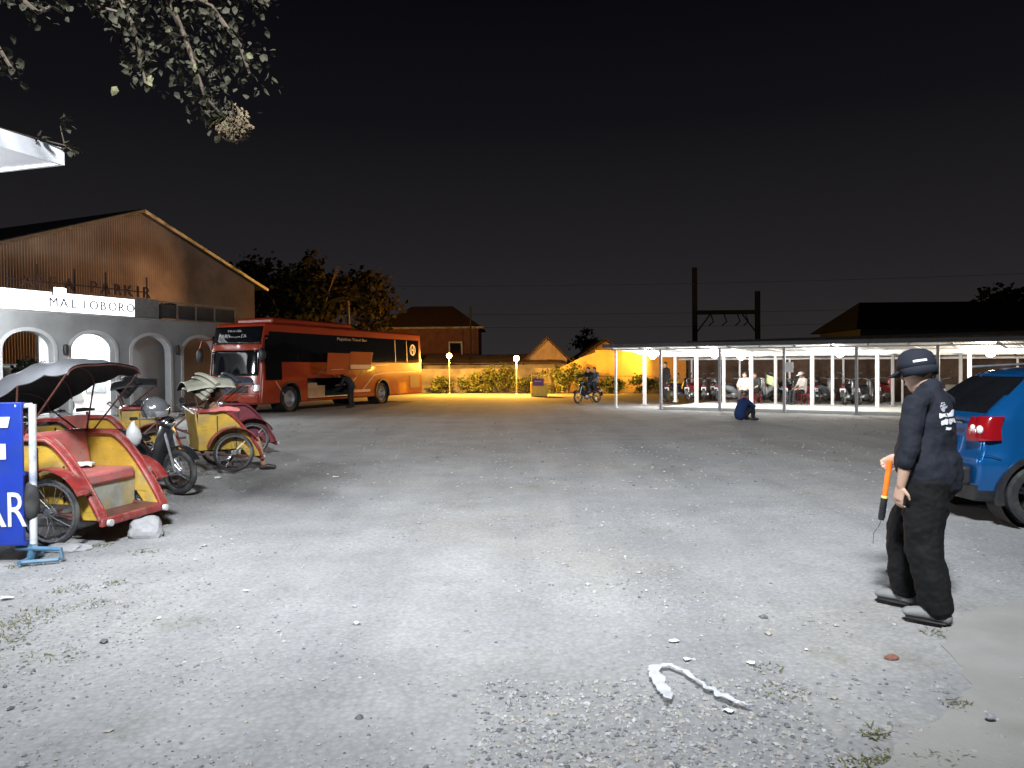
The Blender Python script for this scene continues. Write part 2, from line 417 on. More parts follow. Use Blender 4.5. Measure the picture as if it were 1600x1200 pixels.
def grass():
    rnd = random.Random(11); vs = []; fs = []
    spots = [(1130, 862, .1, 0), (1462, 985, .09, 26), (1498, 1098, .07, 22), (1368, 1142, .07, 26), (1410, 1195, .16, 90), (1360, 1200, .14, 60), (1478, 1180, .1, 22),
             (20, 975, .22, 70), (8, 1000, .18, 50), (180, 908, .10, 26), (60, 955, .2, 46), (225, 860, .14, 30), (110, 918, .14, 30), (40, 880, .14, 30), (150, 940, .14, 22), (1200, 1040, .1, 14), (1225, 1080, .12, 16), (90, 1020, .2, 22),
             (290, 770, .16, 26), (200, 790, .2, 40), (160, 850, .12, 30), (330, 740, .15, 26)]
    for px, py, rad, k in spots:
        c = G(px, py)
        for _ in range(k * 2):
            a = rnd.random() * 6.28; r = rad * rnd.random() ** .7
            x, y = c.x + r * math.cos(a), c.y + r * math.sin(a); z = gz(x, y)
            h = rnd.uniform(.006, .018); la = rnd.random() * 6.28; w = .003; lx, ly = math.cos(la) * h * 2.6, math.sin(la) * h * 2.6
            o = len(vs); wx, wy = -math.sin(la) * w, math.cos(la) * w
            vs += [(x - wx, y - wy, z), (x + wx, y + wy, z), (x + lx * .4 + wx, y + ly * .4 + wy, z + h * .7), (x + lx * .4 - wx, y + ly * .4 - wy, z + h * .7), (x + lx, y + ly, z + h)]
            fs += [(o, o + 1, o + 2, o + 3), (o + 3, o + 2, o + 4)]
    me = bpy.data.meshes.new('grass'); me.from_pydata(vs, [], fs)
    o = bpy.data.objects.new('grass', me); COL.objects.link(o); me.materials.append(mat('dry_grass', (.10, .10, .035), .8, var=.4, scale=4))
    tag(o, 'sparse dry grass tufts at the gravel edges', 'grass', kind='stuff')
grass()

# ---------------------------------------------------------------- arcade wall with the sign, hall behind
ZW = 3.6
W0 = Vector((-16.47, 24.7, 0)); WD = Vector((.422, .907, 0)).normalized(); WN = Vector((-WD.y, WD.x, 0))   # WN points away from the lot
def ws(px): return on_line(px, W0, WD)
def wz(s, py, off=0.0):
    p = W0 + WD * s + WN * off; d = p - CAM
    dep = d.dot(fwd)       # height seen at row py
    # solve for z so that the point projects on row py
    for z in (0.0,): pass
    px_r = d.dot(RIGHT)
    # py = 600 - f * (d.UP)/(d.fwd) ; iterate over z
    z = 2.0
    for _ in range(20):
        q = Vector((p.x, p.y, z)) - CAM
        yy = 600 - FPX * q.dot(UP) / q.dot(fwd); z += (yy - py) * q.dot(fwd) / FPX
    return z
WM = frame(W0, WD, WN)          # local X along wall, Y away, Z up
plaster = mat('grey_plaster', (.40, .41, .42), .85, var=.10, scale=1.2, bump=.15, bscale=25, dirt=(.27, .27, .27), dscale=.8, damt=.6)
aw = thing('arcade_wall', 'grey plastered wall with round arches below the lit sign, behind the pedicabs', 'wall')
aw.matrix_world = WM
arches = [(ws((8 + 82) / 2), .86), (ws(147), .86), (ws(237), .86), (ws(313), .86)]
s0, s1 = -5.0, 11.2; TH = .28; ZT = 3.62
A_TOP = 3.0
def arch_h(s):
    for c, h in arches + [(-1.9, .86), (-4.4, .7)]:
        u = abs(s - c) / h
        if u < 1: return A_TOP - .62 + .62 * math.sqrt(1 - u * u)
    return 0
cuts = set([s0, s1])
for c, h in arches + [(-1.9, .86), (-4.4, .7)]:
    for k in range(-12, 13): cuts.add(c + h * math.sin(k / 12 * math.pi / 2))
cuts = sorted(x for x in cuts if s0 <= x <= s1)
mb = MB()
for a, b_ in zip(cuts[:-1], cuts[1:]):
    if b_ - a < 1e-6: continue
    mid = arch_h((a + b_) / 2)
    ha, hb = (arch_h(a + 1e-5), arch_h(b_ - 1e-5)) if mid > 0 else (0, 0)
    v = [(a, 0, ha), (b_, 0, hb), (b_, 0, ZT), (a, 0, ZT), (a, TH, ha), (b_, TH, hb), (b_, TH, ZT), (a, TH, ZT)]
    f = [(0, 1, 2, 3), (5, 4, 7, 6), (3, 2, 6, 7)]
    if mid > 0: f.append((0, 4, 5, 1))
    mb.add(v, f)
for c, h in arches + [(-1.9, .86), (-4.4, .7)]:
    for sg in (-1, 1):
        x = c + sg * h; mb.add([(x, 0, 0), (x, TH, 0), (x, TH, A_TOP - .62), (x, 0, A_TOP - .62)], [(0, 1, 2, 3)])
mb.add([(s1, 0, 0), (s1, TH, 0), (s1, TH, ZT), (s1, 0, ZT)], [(0, 1, 2, 3)])
mb.build('wall', plaster, aw, fixn=False)
mb = MB(); mb.box(((s0 + s1) / 2, TH / 2, ZT + .03), (s1 - s0 + .1, TH + .1, .06)); mb.build('coping', M_['concrete'], aw, bevel=.01)
archtrim = mat('white_arch_trim', (.62, .63, .64), .7, var=.08)
for c, h in arches:
    mb = MB(); pts = [(c + (h + .07) * math.cos(t), -.012, A_TOP - .62 + (.62 + .07) * math.sin(t)) for t in [math.pi * i / 16 for i in range(17)]]
    mb._band([(c + h + .07, -.012, 0)] + pts + [(c - h - .07, -.012, 0)], .05, .12, (0, 1, 0)); mb.build('arch_trim', archtrim, aw)
for px in (101, 276):
    s = ws(px); z = wz(s, 547)
    mb = MB(); mb.lathe([(.02, -.2), (.08, -.17), (.10, 0), (.08, .17), (.02, .2)], 10, (s, -.09, z)); mb.box((s, -.02, z), (.06, .06, .12))
    mb.build('wall_lantern', M_['black'], aw, smooth=True)
# fence of thin posts with dark mesh panels on the wall
dark_sheet = mat('dark_fence_sheet', (.06, .065, .07), .7, var=.3, scale=2)
fe = thing('roof_fence', 'dark thin-posted fence along the top of the arcade wall beside the sign', 'fence'); fe.matrix_world = WM @ Matrix.Translation((0, .12, ZT + .06))
for px in (252, 282, 311, 340, 372):
    s = ws(px); mb = MB(); mb.box((s, 0, .34), (.04, .04, .68)); mb.build('post', M_['steel'], fe)
for a, b_ in ((253, 281), (283, 310), (312, 339), (341, 371)):
    sa, sb = ws(a) + .03, ws(b_) - .03; mb = MB(); mb.box(((sa + sb) / 2, 0, .33), (sb - sa, .02, .54)); mb.build('panel', dark_sheet, fe)
mb = MB(); mb.box(((ws(252) + ws(372)) / 2, 0, .70), (ws(372) - ws(252), .05, .05)); mb.build('top_rail', M_['steel'], fe)
# lit sign box
lit = mat('lit_sign_face', (.9, .9, .9), .5, var=.02, emit=(.93, .97, 1.0), estr=3.2)
lb = thing('light_box_sign', 'glowing white sign box reading MALIOBORO on the arcade wall', 'sign'); lb.matrix_world = WM @ Matrix.Translation((0, .06, ZT + .065))
sa, sb = -2.2, ws(213); zb = .70
mb = MB(); mb.box(((sa + sb) / 2, .06, zb / 2), (sb - sa, .2, zb)); mb.build('box', mat('sign_case', (.5, .5, .5), .5), lb, bevel=.03)
mb = MB(); mb.box(((sa + sb) / 2, -.052, zb / 2), (sb - sa - .06, .015, zb - .06)); mb.build('lit_face', lit, lb)
mb = MB(); mb.box(((ws(214) + ws(251)) / 2, .06, .38), (ws(251) - ws(214), .16, .74)); mb.build('blank_panel', mat('grey_panel', (.22, .22, .22), .6), lb, bevel=.01)
lett = mat('sign_lettering', (.10, .10, .11), .5)
s_a, s_b = ws(77), ws(212)
word = 'MALIOBORO'
for i, ch in enumerate(word):
    c = s_a + (s_b - s_a) * (i + .5) / len(word)
    o = text('letter', ch, .46, lett, frame((0, 0, 0), (1, 0, 0), (0, 0, 1)), lb, ext=.012)
    xs_ = [v.co.x for v in o.data.vertices]; o.location = (c - (max(xs_) + min(xs_)) / 2, -.075, .18)
# brown letters standing on a rail over the box
ls = thing('standing_letters', 'brown upright letters reading AREA PARKIR on a rail above the lit sign', 'sign'); ls.matrix_world = WM @ Matrix.Translation((0, .05, ZT))
brown = mat('brown_letters', (.055, .02, .012), .6)
pos = [('A', 47), ('R', 68), ('E', 89), ('A', 112), ('P', 150), ('A', 169), ('R', 188), ('K', 205), ('I', 219), ('R', 233)]
for ch, px in pos:
    s = ws(px); z = wz(s, 447 + (px - 47) * .10, .05) - ZT
    o = text('letter', ch, .60, brown, frame((0, 0, 0), (1, 0, 0), (0, 0, 1)), ls, ext=.03)
    xs_ = [v.co.x for v in o.data.vertices]; o.location = (s - (max(xs_) + min(xs_)) / 2, 0, z)
for px in (17, 66, 124, 172, 236):
    s = ws(px); mb = MB(); mb.box((s, .1, .85), (.035, .035, 1.62)); mb.build('post', M_['blackpaint'], ls)
mb = MB(); mb.box(((ws(17) + ws(236)) / 2, .06, 1.07), (ws(236) - ws(17), .03, .04)); mb.build('rail', M_['blackpaint'], ls)

# hall with corrugated gable
HO = 6.0; H0 = W0 + WN * HO
HM = frame(H0, WD, WN)
def hs(px): return on_line(px, H0, WD)
hall = thing('gabled_hall', 'large hall with rust-toned corrugated gable rising behind the arcade wall', 'building'); hall.matrix_world = HM
sA, sC = hs(222), hs(400); sB = 2 * sA - sC
zA = wz(sA + 0, 331, HO); zE = wz(sC, 446, HO)
zinc = mat('corrugated_zinc', (.27, .215, .17), .65, .15, var=.22, scale=.8, dirt=(.16, .11, .075), dscale=.5, damt=.7)
def gable(s): return zE + (zA - zE) * (1 - abs(s - sA) / (sC - sA))
npan = 18; wp = (sC - sB) / npan
for k in range(npan):
    a = sB + k * wp - .004; b_ = sB + (k + 1) * wp + .004; nr = 7; mb = MB(); top = []; bot = []
    vs = []; fs = []
    for i in range(nr * 2 + 1):
        s = a + (b_ - a) * i / (nr * 2); y = -.03 if i % 2 else .03
        vs += [(s, y + (.006 if k % 2 else 0), 0), (s, y + (.006 if k % 2 else 0), gable(s) - .02)]
    fs = [(2 * i, 2 * i + 2, 2 * i + 3, 2 * i + 1) for i in range(nr * 2)]
    mb.add(vs, fs); mb.build('corrugated_sheet', zinc, hall, fixn=False)
roofm = mat('dark_roof_sheet', (.10, .10, .105), .5, .4, var=.3)
for sg, nm in ((-1, sB), (1, sC)):
    mb = MB(); d = Vector((nm - sA, 0, zE - zA)); L = d.length; d.normalize(); nrm = Vector((0, 1, 0)).cross(d)
    a = Vector((sA, -.35, zA + .03)); e_ = a + d * (L + .7)
    up = Vector((0, 0, .09)); dep = Vector((0, 24, 0))
    mb.add([a, e_, e_ + dep, a + dep, a + up, e_ + up, e_ + dep + up, a + dep + up], [(0, 1, 2, 3), (7, 6, 5, 4), (0, 4, 5, 1), (1, 5, 6, 2), (2, 6, 7, 3), (3, 7, 4, 0)])
    mb.build('roof', roofm, hall)
    mb = MB(); aa = a + Vector((0, -.03, -.02)); ee = e_ + Vector((0, -.03, -.02)); mb._band([aa, (aa + ee) / 2, ee], .05, .14, (0, 1, 0))
    mb.build('barge_board', mat('lit_barge_board', (.5, .5, .5), .5, .3, dirt=(.06, .06, .06), dscale=1.5, damt=1.0) if sg > 0 else roofm, hall)  # broken light painted on the right board, left board coloured as unlit
for x in (sB, sC):
    mb = MB(); mb.box((x, 12, zE / 2), (.1, 23.6, zE)); mb.build('side_wall', zinc, hall)

# lit room behind the arches
off = thing('ticket_office', 'brightly lit white office seen through the second arch', 'building'); off.matrix_world = WM @ Matrix.Translation((0, 3.2, 0))
ow = mat('office_white', (.82, .83, .84), .6, var=.04)
def soff(px, off): return on_line(px, W0 + WN * off, WD)
oa, ob = soff(62, 3.2), soff(203, 3.2)
mb = MB(); mb.box(((oa + ob) / 2, .1, 1.6), (ob - oa, .15, 3.2)); mb.build('wall', ow, off)
mb = MB(); mb.box(((oa + ob) / 2, -.7, 3.3), (ob - oa + .3, 1.8, .12)); mb.build('canopy', ow, off)
for s, z, dx, dz in ((soff(124, 3.2), 2.02, .55, .34), (soff(164, 3.2), 2.2, .42, .5), (soff(140, 3.2), 2.9, .28, .35), (soff(150, 3.2), 1.2, .9, .8)):
    mb = MB(); mb.box((s, .0, z), (dx, .06, dz)); mb.build('window', mat('office_pane', (.30, .32, .34), .3), off)
mb = MB(); mb.box(((oa + ob) / 2, -.9, 3.21), (1.6, .1, .05)); mb.build('tube_light', mat('tube_glow', (1, 1, 1), .4, emit=(.95, .98, 1), estr=14), off)  # assumed tube, hidden above the arch, for the brightly lit office
lamp('office_light', 'AREA', ((oa + ob) / 2, -.9, 3.15), 420, (.94, .98, 1.0), off, size=1.2)
# grey return wall behind the third arch
rw = thing('inner_wall', 'plain grey inner wall closing the third arch', 'wall'); rw.matrix_world = WM @ Matrix.Translation((0, 1.3, 0))
mb = MB(); mb.box((soff(228, 1.3), 0, 1.6), (soff(262, 1.3) - soff(194, 1.3), .15, 3.2)); mb.build('wall', plaster, rw)
mb = MB(); mb.box((soff(262, 1.3) + .07, -.03, 1.6), (.12, .22, 3.2)); mb.build('lit_edge_strip', M_['white'], rw)  # white strip stands in for light caught on the wall edge
# ---------------------------------------------------------------- parking shelter on the right
D0 = G(1124, 642); D0.z = 0
SD = Vector((.795, -.607, 0)).normalized(); SN = Vector((-SD.y, SD.x, 0))      # SD runs right and nearer, SN away from the camera
SM = frame(D0, SD, SN)
def row(px, off):
    p = D0 + SN * off; return on_line(px, p, SD)
sh = thing('parking_shelter', 'long open motorcycle shelter with white posts and sheet roof at the back right', 'shelter'); sh.matrix_world = SM
uL, uR = row(947, -.2), 15.5; DEP = 7.4; SLAB = .10
def roof_z(y, u=0.0): return 2.34 - .055 * y - .010 * (u + 3)
slab_m = mat('shelter_concrete', (.52, .52, .50), .8, var=.1, scale=1.5, bump=.2, dirt=(.4, .39, .37), dscale=1, damt=.5)
mb = MB(); mb.box(((row(1032, 0) + uR) / 2, DEP / 2 + .1, SLAB / 2 - .02), (uR - row(1032, 0), DEP, SLAB + .04)); mb.build('slab', slab_m, sh, bevel=.015)
pd = mat('shaded_post_paint', (.30, .30, .31), .5, var=.2, scale=8); pw = mat('white_post_paint', (.68, .67, .65), .5, var=.06, scale=6)  # shade on the front posts is put into the grey; inner posts stay white
def post(u, y, r, m, zb=SLAB):
    mb = MB(); z1 = roof_z(y, u) - .07; mb.box((u, y, (zb + z1) / 2), (r, r, z1 - zb)); mb.box((u, y, zb + .012), (r * 2, r * 2, .02)); mb.build('post', m, sh)
front = [row(p, -.02) for p in (1032, 1124, 1225, 1338)]; st = 2.33
front += [front[-1] + st * k for k in range(1, 3)]
for u in front: post(u, -.0, .085, pd, 0.0)
post(uL + .15, 0.3, .075, pw, 0)
for px in (1007, 1088, 1174, 1269, 1371, 1452, 1515): post(row(px, 3.0), 3.0, .12, pw, SLAB if px > 1030 else 0)
for px in (1055, 1131, 1212, 1301, 1395, 1501): post(row(px, 3.9), 3.9, .10, pw)
for px in (1081, 1156, 1234, 1318, 1410, 1590): post(row(px, 6.2), 6.2, .07, pw)
# beams under the roof
def beam(a, b_, w_, h, nm, m=pw):
    mb = MB(); d = Vector(b_) - Vector(a)
    mb._band([a, (Vector(a) + Vector(b_)) / 2, b_], w_, h, (0, 1, 0) if abs(d.x) > abs(d.y) else (1, 0, 0)); return mb.build(nm, m, sh)
for y in (0.0, 2.2, 3.0, 3.9, 6.2): beam((uL + .1, y, roof_z(y, uL) - .06), (uR - .1, y, roof_z(y, uR) - .06), .06, .08 if y else .05, 'beam')
k = uL + .3
while k < uR:
    beam((k, -.2, roof_z(-.2, k) - .028), (k, DEP - .3, roof_z(DEP - .3, k) - .028), .05, .05, 'rafter'); k += 1.16
zin = mat('white_zinc_sheet', (.66, .67, .67), .45, .3, var=.1, scale=2)
k = uL; wsh = .98
while k < uR:
    mb = MB(); n = 10; vs = []; fs = []
    for i in range(2 * n + 1):
        x = k + wsh * i / (2 * n); dz = .022 if i % 2 else 0
        for y in (-.45, DEP): vs.append((x, y, roof_z(y, x) + dz))
    fs = [(2 * i, 2 * i + 2, 2 * i + 3, 2 * i + 1) for i in range(2 * n)]
    mb.add(vs, fs); o = mb.build('roof_sheet', zin, sh, fixn=False)
    so = o.modifiers.new('thickness', 'SOLIDIFY'); so.thickness = .004
    k += wsh + .004
beam((uL, -.48, roof_z(0, uL) + .085), (uR, -.48, roof_z(0, uR) + .085), .03, .13, 'fascia', mat('dark_fascia', (.05, .05, .055), .5))
# white notice board on a front post
nb = thing('notice_board', 'small white notice board fixed to a shaded front post of the shelter', 'sign'); nb.matrix_world = SM @ Matrix.Translation((row(1233, -.1), -.1, 1.55))
mb = MB(); mb.box((0, 0, 0), (.26, .02, .34)); mb.build('board', pw, nb, bevel=.004)
mb = MB(); mb.box((-.02, .02, 0), (.34, .02, .03)); mb.build('bracket', pd, nb)

# bulbs
bulb_m = mat('bulb_glow', (1, 1, 1), .4, emit=(1, .98, .94), estr=110)
warm_m = mat('bulb_glow_warm', (1, 1, 1), .4, emit=(1, .86, .66), estr=110)
lab = ['bare white bulb hanging at the left end of the shelter', 'white bulb under the shelter roof near its second shaded post', 'white bulb hanging lower, just right of the second shaded post', 'lone white bulb in the middle of the shelter roof', 'warm white bulb under the shelter roof above the blue car']
for i, (px, py, off) in enumerate(((1020, 544, 1.6), (1117, 545, 1.2), (1158, 550, 2.6), (1312, 545, 1.2), (1548, 548, 1.6))):
    u = row(px, off); z = roof_z(off, u) - .17
    t = thing('hanging_bulb', lab[i], 'light bulb', SM @ Vector((u, off, z)), 0, 'bulbs under the shelter roof')
    mb = MB(); mb.ball((0, 0, 0), .14, 14, 9, (1, 1, 1.15)); mb.build('bulb', warm_m if i == 4 else bulb_m, t, smooth=True)  # ball oversized so its disc stands in for the glare
    mb = MB(); mb.lathe([(.001, .20), (.02, .20), (.03, .15), (.04, .12), (.001, .12)], 10); mb.build('socket', M_['white'], t, smooth=True)
    lamp('bulb_light', 'POINT', (0, 0, -.17), (240, 240, 240, 320, 320)[i], (1, .86, .68) if i == 4 else (1, .96, .9), t, size=.07)

# brown wall behind the shelter
def wall_thing(name, label, a, b_, h, th, m, cap=None):
    a, b_ = Vector(a), Vector(b_); d = (b_ - a); L = d.length; d.normalize()
    t = thing(name, label, 'wall'); t.matrix_world = frame(a, d, Vector((-d.y, d.x, 0)))
    mb = MB(); mb.box((L / 2, th / 2, h / 2), (L, th, h)); mb.build('wall', m, t)
    if cap: mb = MB(); mb.box((L / 2, th / 2, h + .05), (L + .06, th + .1, .1)); mb.build('coping', cap, t)
    return t, L
brick = mat('dark_brick', (.12, .07, .045), .9, var=.4, scale=3, bump=.4, bscale=18, dirt=(.05, .04, .035), dscale=1.2, damt=.7)
bl = SM @ Vector((row(1075, 8.6), 8.6, 0)); br = SM @ Vector((24, 8.6, 0))
bw, Lb = wall_thing('boundary_wall', 'long dark brown brick wall behind the motorcycle shelter', bl, br, 2.75, .25, brick, mat('dark_coping', (.04, .038, .036), .9))  # coping in a darker tone than the brick
for k in range(9):
    mb = MB(); mb.box((1.5 + k * 3.0, -.05, 1.35), (.35, .1, 2.7)); mb.build('pier', brick, bw)
mb = MB(); mb.box((Lb / 2 + 5, -.5, .4), (Lb - 10, .6, .8)); mb.build('plinth', mat('pale_plinth', (.34, .32, .28), .9, var=.2, scale=1.5, dirt=(.2, .18, .15)), bw, bevel=.02)

# ---------------------------------------------------------------- yellow lit corner: walls, houses
ochre = mat('ochre_plaster', (.50, .33, .13), .85, var=.12, scale=1.2, bump=.2, dirt=(.32, .22, .12), dscale=.9, damt=.6)
dirtyw = mat('stained_pale_wall', (.34, .31, .26), .9, var=.2, scale=1.5, bump=.2, dirt=(.13, .11, .08), dscale=.7, damt=.9)
tile = mat('dark_clay_roof', (.09, .045, .03), .85, var=.35, scale=5, bump=.5, bscale=14)
rust_roof = mat('rusty_sheet_roof', (.22, .16, .12), .7, .2, var=.3, scale=2, dirt=(.12, .06, .03), dscale=1.1, damt=.8)
def dpt(px, y, z=0): q = P(px, 575, y); return Vector((q.x, q.y, z))
yw, L = wall_thing('yellow_wall', 'high ochre wall under sodium light, left of the shelter', dpt(932, 49.5), dpt(1072, 47.5), 2.62, .25, ochre)
mb = MB(); xl = -(dpt(932, 49.5) - dpt(866, 50.4)).length; mb.prism([(xl, 0), (-.004, 0), (-.004, 2.62), (xl * .35, 2.30), (xl, 1.45)], 0, .25); mb.build('sloped_wing', ochre, yw)
mb = MB(); mb.box((L / 2, .1, 2.68), (L + .1, .42, .12)); mb.build('coping', ochre, yw)
mb = MB(); mb.box((L / 2, -.03, 1.12), (L - .02, .06, .1)); mb.build('ledge', ochre, yw)
lw, L2 = wall_thing('low_creeper_wall', 'low stained wall behind the two garden lamps', dpt(600, 53), dpt(898, 51.5), 1.55, .2, dirtyw)
mb = MB(); mb.box((L2 / 2, .1, 1.59), (L2, .3, .08)); mb.build('coping', dirtyw, lw)
for k in range(5): mb = MB(); mb.box((1 + k * 2.6, -.04, .77), (.25, .08, 1.54)); mb.build('pier', dirtyw, lw)
def house(name, label, px0, px1, y, hw, hr, depth, wm, rm, ridge='x', door=True):
    a, b_ = dpt(px0, y), dpt(px1, y); c = (a + b_) / 2; W = (b_ - a).length
    t = thing(name, label, 'house', c)
    mb = MB(); mb.box((0, depth / 2, hw / 2), (W, depth, hw)); mb.build('wall', wm, t)
    e_ = .45
    if ridge == 'y':      # gable faces the lot
        mb = MB(); mb.prism([(-W / 2, hw), (W / 2, hw), (0, hr)], .0, .14); mb.build('gable', wm, t)
        for sg in (-1, 1):
            mb = MB(); p0 = Vector((0, -e_, hr + .05)); p1 = Vector((sg * (W / 2 + e_), -e_, hw - (hr - hw) * e_ / (W / 2) + .05)); dd = Vector((0, depth + 2 * e_, 0)); u = Vector((0, 0, .1))
            mb.add([p0, p1, p1 + dd, p0 + dd, p0 + u, p1 + u, p1 + dd + u, p0 + dd + u], [(0, 1, 2, 3), (7, 6, 5, 4), (0, 4, 5, 1), (1, 5, 6, 2), (2, 6, 7, 3), (3, 7, 4, 0)])
            mb.build('roof', rm, t)
    else:                 # ridge along x, hipped
        mb = MB(); w2 = W / 2 + e_; d0, d1 = -e_, depth + e_; h0 = hw + .002; rx = W / 2 - depth * .35
        mb.add([(-w2, d0, h0), (w2, d0, h0), (w2, d1, h0), (-w2, d1, h0), (-rx, depth / 2, hr), (rx, depth / 2, hr)], [(0, 1, 5, 4), (1, 2, 5), (2, 3, 4, 5), (3, 0, 4), (3, 2, 1, 0)])
        mb.build('roof', rm, t)
        mb = MB(); mb.box((0, -e_ - .03, hw + .06), (2 * w2, .06, .16)); mb.build('eave_board', mat('pale_eave_board', (.42, .38, .34), .7, dirt=(.1, .09, .08), damt=.8), t)
    for k in (-1, 1):
        mb = MB(); mb.box((k * W * .27, -.03, hw * .62), (W * .14, .06, hw * .32)); f = mb.build('window', M_['white'], t)
        mb = MB(); mb.box((k * W * .27, -.064, hw * .62), (W * .11, .01, hw * .27)); mb.build('pane', M_['glass'], f)
    if door:
        mb = MB(); mb.box((0, -.025, 1.0), (.9, .05, 2.0)); mb.build('door', M_['rust'], t)
    return t
house('far_house', 'two-storey brick house with dark hipped roof behind the bus', 592, 748, 66, 3.9 + 1.2, 7.3, 7, mat('rose_brick', (.20, .09, .065), .9, var=.25, scale=2), tile, 'x', False)
house('gabled_house', 'small house whose pale gable shows above the creepers', 822, 886, 56, 2.3, 3.75, 6, mat('pinkish_plaster', (.42, .32, .26), .9, var=.2, scale=1.5, dirt=(.2, .13, .1)), tile, 'y', False)
house('ochre_house', 'ochre-gabled house just behind the yellow wall', 906, 985, 58, 2.4, 3.65, 6, ochre, tile, 'y', False)
# lean-to roofs left of the lamps
lr = thing('lean_to_shed', 'low lean-to shed with rusty sheet roof behind the two garden lamps', 'shed', dpt(775, 55.5))
mb = MB(); mb.box((-.5, 1.5, .95), (9.5, 3.0, 1.9)); mb.build('wall', dirtyw, lr)
for k in range(9):
    mb = MB(); x = -5.3 + k * 1.12
    mb.add([(x, -.9, 1.98 + .03 * (k % 3)), (x + 1.09, -.9, 1.98 + .03 * (k % 2)), (x + 1.09, 3.4, 2.7), (x, 3.4, 2.7)], [(0, 1, 2, 3)])
    o = mb.build('roof_sheet', rust_roof, lr); q = o.modifiers.new('thickness', 'SOLIDIFY'); q.thickness = .03
bb = thing('dark_roof_block', 'black silhouetted house roof above the shelter at the far right', 'building', dpt(1540, 46))
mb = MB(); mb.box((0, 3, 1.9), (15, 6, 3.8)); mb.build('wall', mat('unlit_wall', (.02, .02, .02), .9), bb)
mb = MB(); mb.add([(-8, -.6, 3.75), (8, -.6, 3.75), (8, 6.6, 3.75), (-8, 6.6, 3.75), (-6.2, 3, 5.6), (6.2, 3, 5.6)], [(0, 1, 5, 4), (1, 2, 5), (2, 3, 4, 5), (3, 0, 4), (3, 2, 1, 0)]); mb.build('roof', mat('unlit_roof', (.012, .012, .013), .95, spec=.1), bb)  # near-black wall and roof colours stand in for the block being unlit

# sodium garden lamps
sod_m = mat('sodium_globe', (1, .8, .5), .4, emit=(1, .58, .20), estr=55)
for i, (px, py, dep, lb_) in enumerate(((702, 556, 49, 'glowing orange globe lamp on a thin post, the left one of the pair'), (807, 560, 46.5, 'glowing orange globe lamp on a thin post, nearer the gabled house'))):
    b0 = dpt(px, dep); z = P(px, py, dep).z
    t = thing('globe_lamp', lb_, 'street lamp', b0, 0, 'sodium globe lamps')
    mb = MB(); mb.tube([(0, 0, 0), (0, 0, z - .16)], .035, 8); mb.lathe([(.001, 0), (.12, 0), (.12, .03), (.045, .1), (.001, .1)], 12); mb.build('post', M_['steel'], t, smooth=True)
    mb = MB(); mb.ball((0, 0, z), .17, 14, 9); mb.build('globe', sod_m, t, smooth=True)
    mb = MB(); mb.lathe([(.001, z - .2), (.07, z - .2), (.09, z - .14), (.001, z - .14)], 12); mb.build('collar', M_['black'], t, smooth=True)
    lamp('lamp_light', 'POINT', (0, -.3, z), (3800, 5000)[i], (1, .47, .06), t, size=.2)
# assumed lamp hidden behind a shelter post, put in to light the yellow wall
p = P(1007, 552, 46.8)
t = thing('assumed_wall_flood', 'assumed unseen small sodium floodlight on a bracket lighting the yellow wall', 'light', (p.x, p.y, p.z))
mb = MB(); mb.box((0, 0, 0), (.22, .1, .16)); mb.build('housing', M_['black'], t, bevel=.01)
mb = MB(); mb.box((0, .056, 0), (.18, .01, .12)); mb.build('lens', sod_m, t)
mb = MB(); mb.tube([(0, 0, 0), (0, 1.45, .1)], .02, 6); mb.build('bracket', M_['black'], t)
lamp('flood_light', 'SPOT', (0, .1, -.02), 1100, (1, .5, .06), t, size=.12, target=(-1.5, 1.2, -.35), spot=R(165), blend=.5)

# yellow kiosk bin with purple sign
kb = thing('yellow_stall', 'small yellow stall with purple lettered panel by the creeper wall', 'stall', dpt(842, 44))
yp = mat('bright_yellow_panel', (.75, .5, .04), .5, var=.1)
mb = MB(); mb.box((0, 0, .4), (.95, .6, .8)); mb.build('counter', yp, kb, bevel=.02)
mb = MB(); mb.box((-.06, -.33, .82), (.62, .05, .42)); mb.build('sign_panel', mat('purple_panel', (.12, .035, .22), .5), kb)
mb = MB(); mb.box((-.06, -.358, .86), (.40, .006, .07)); mb.build('pale_print', mat('pink_print', (.5, .3, .5), .6), kb)
for sx in (-1, 1): mb = MB(); mb.box((sx * .42, .2, 1.0), (.04, .04, .5)); mb.build('post', yp, kb)

# ---------------------------------------------------------------- vegetation
def leaf_cloud(mb, c, rad, n, size, rnd, clump=.35):
    """many small leaf faces spread in clumps through an ellipsoid"""
    cl = []
    while len(cl) < max(6, n // 60):
        p = Vector((rnd.uniform(-1, 1), rnd.uniform(-1, 1), rnd.uniform(-1, 1)))
        if .35 < p.length < 1: cl.append(p)
    vs = []; fs = []
    for _ in range(n):
        q = rnd.choice(cl); g_ = Vector((rnd.gauss(0, 1), rnd.gauss(0, 1), rnd.gauss(0, .8))) * clump * .55
        p = Vector(((q.x + g_.x) * rad[0] + c[0], (q.y + g_.y) * rad[1] + c[1], (q.z + g_.z) * rad[2] + c[2]))
        d = Vector((rnd.gauss(0, 1), rnd.gauss(0, 1), rnd.gauss(-.3, .7))).normalized(); s_ = d.orthogonal().normalized()
        s_ = (Matrix.Rotation(rnd.random() * 6.28, 3, d) @ s_); L = size * rnd.uniform(.6, 1.3); W = L * .38; o = len(vs)
        vs += [p, p + d * L * .5 + s_ * W, p + d * L, p + d * L * .5 - s_ * W]; fs.append((o, o + 1, o + 2, o + 3))
    mb.add(vs, fs)
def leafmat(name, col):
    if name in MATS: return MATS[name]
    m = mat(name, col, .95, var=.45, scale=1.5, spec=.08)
    return m
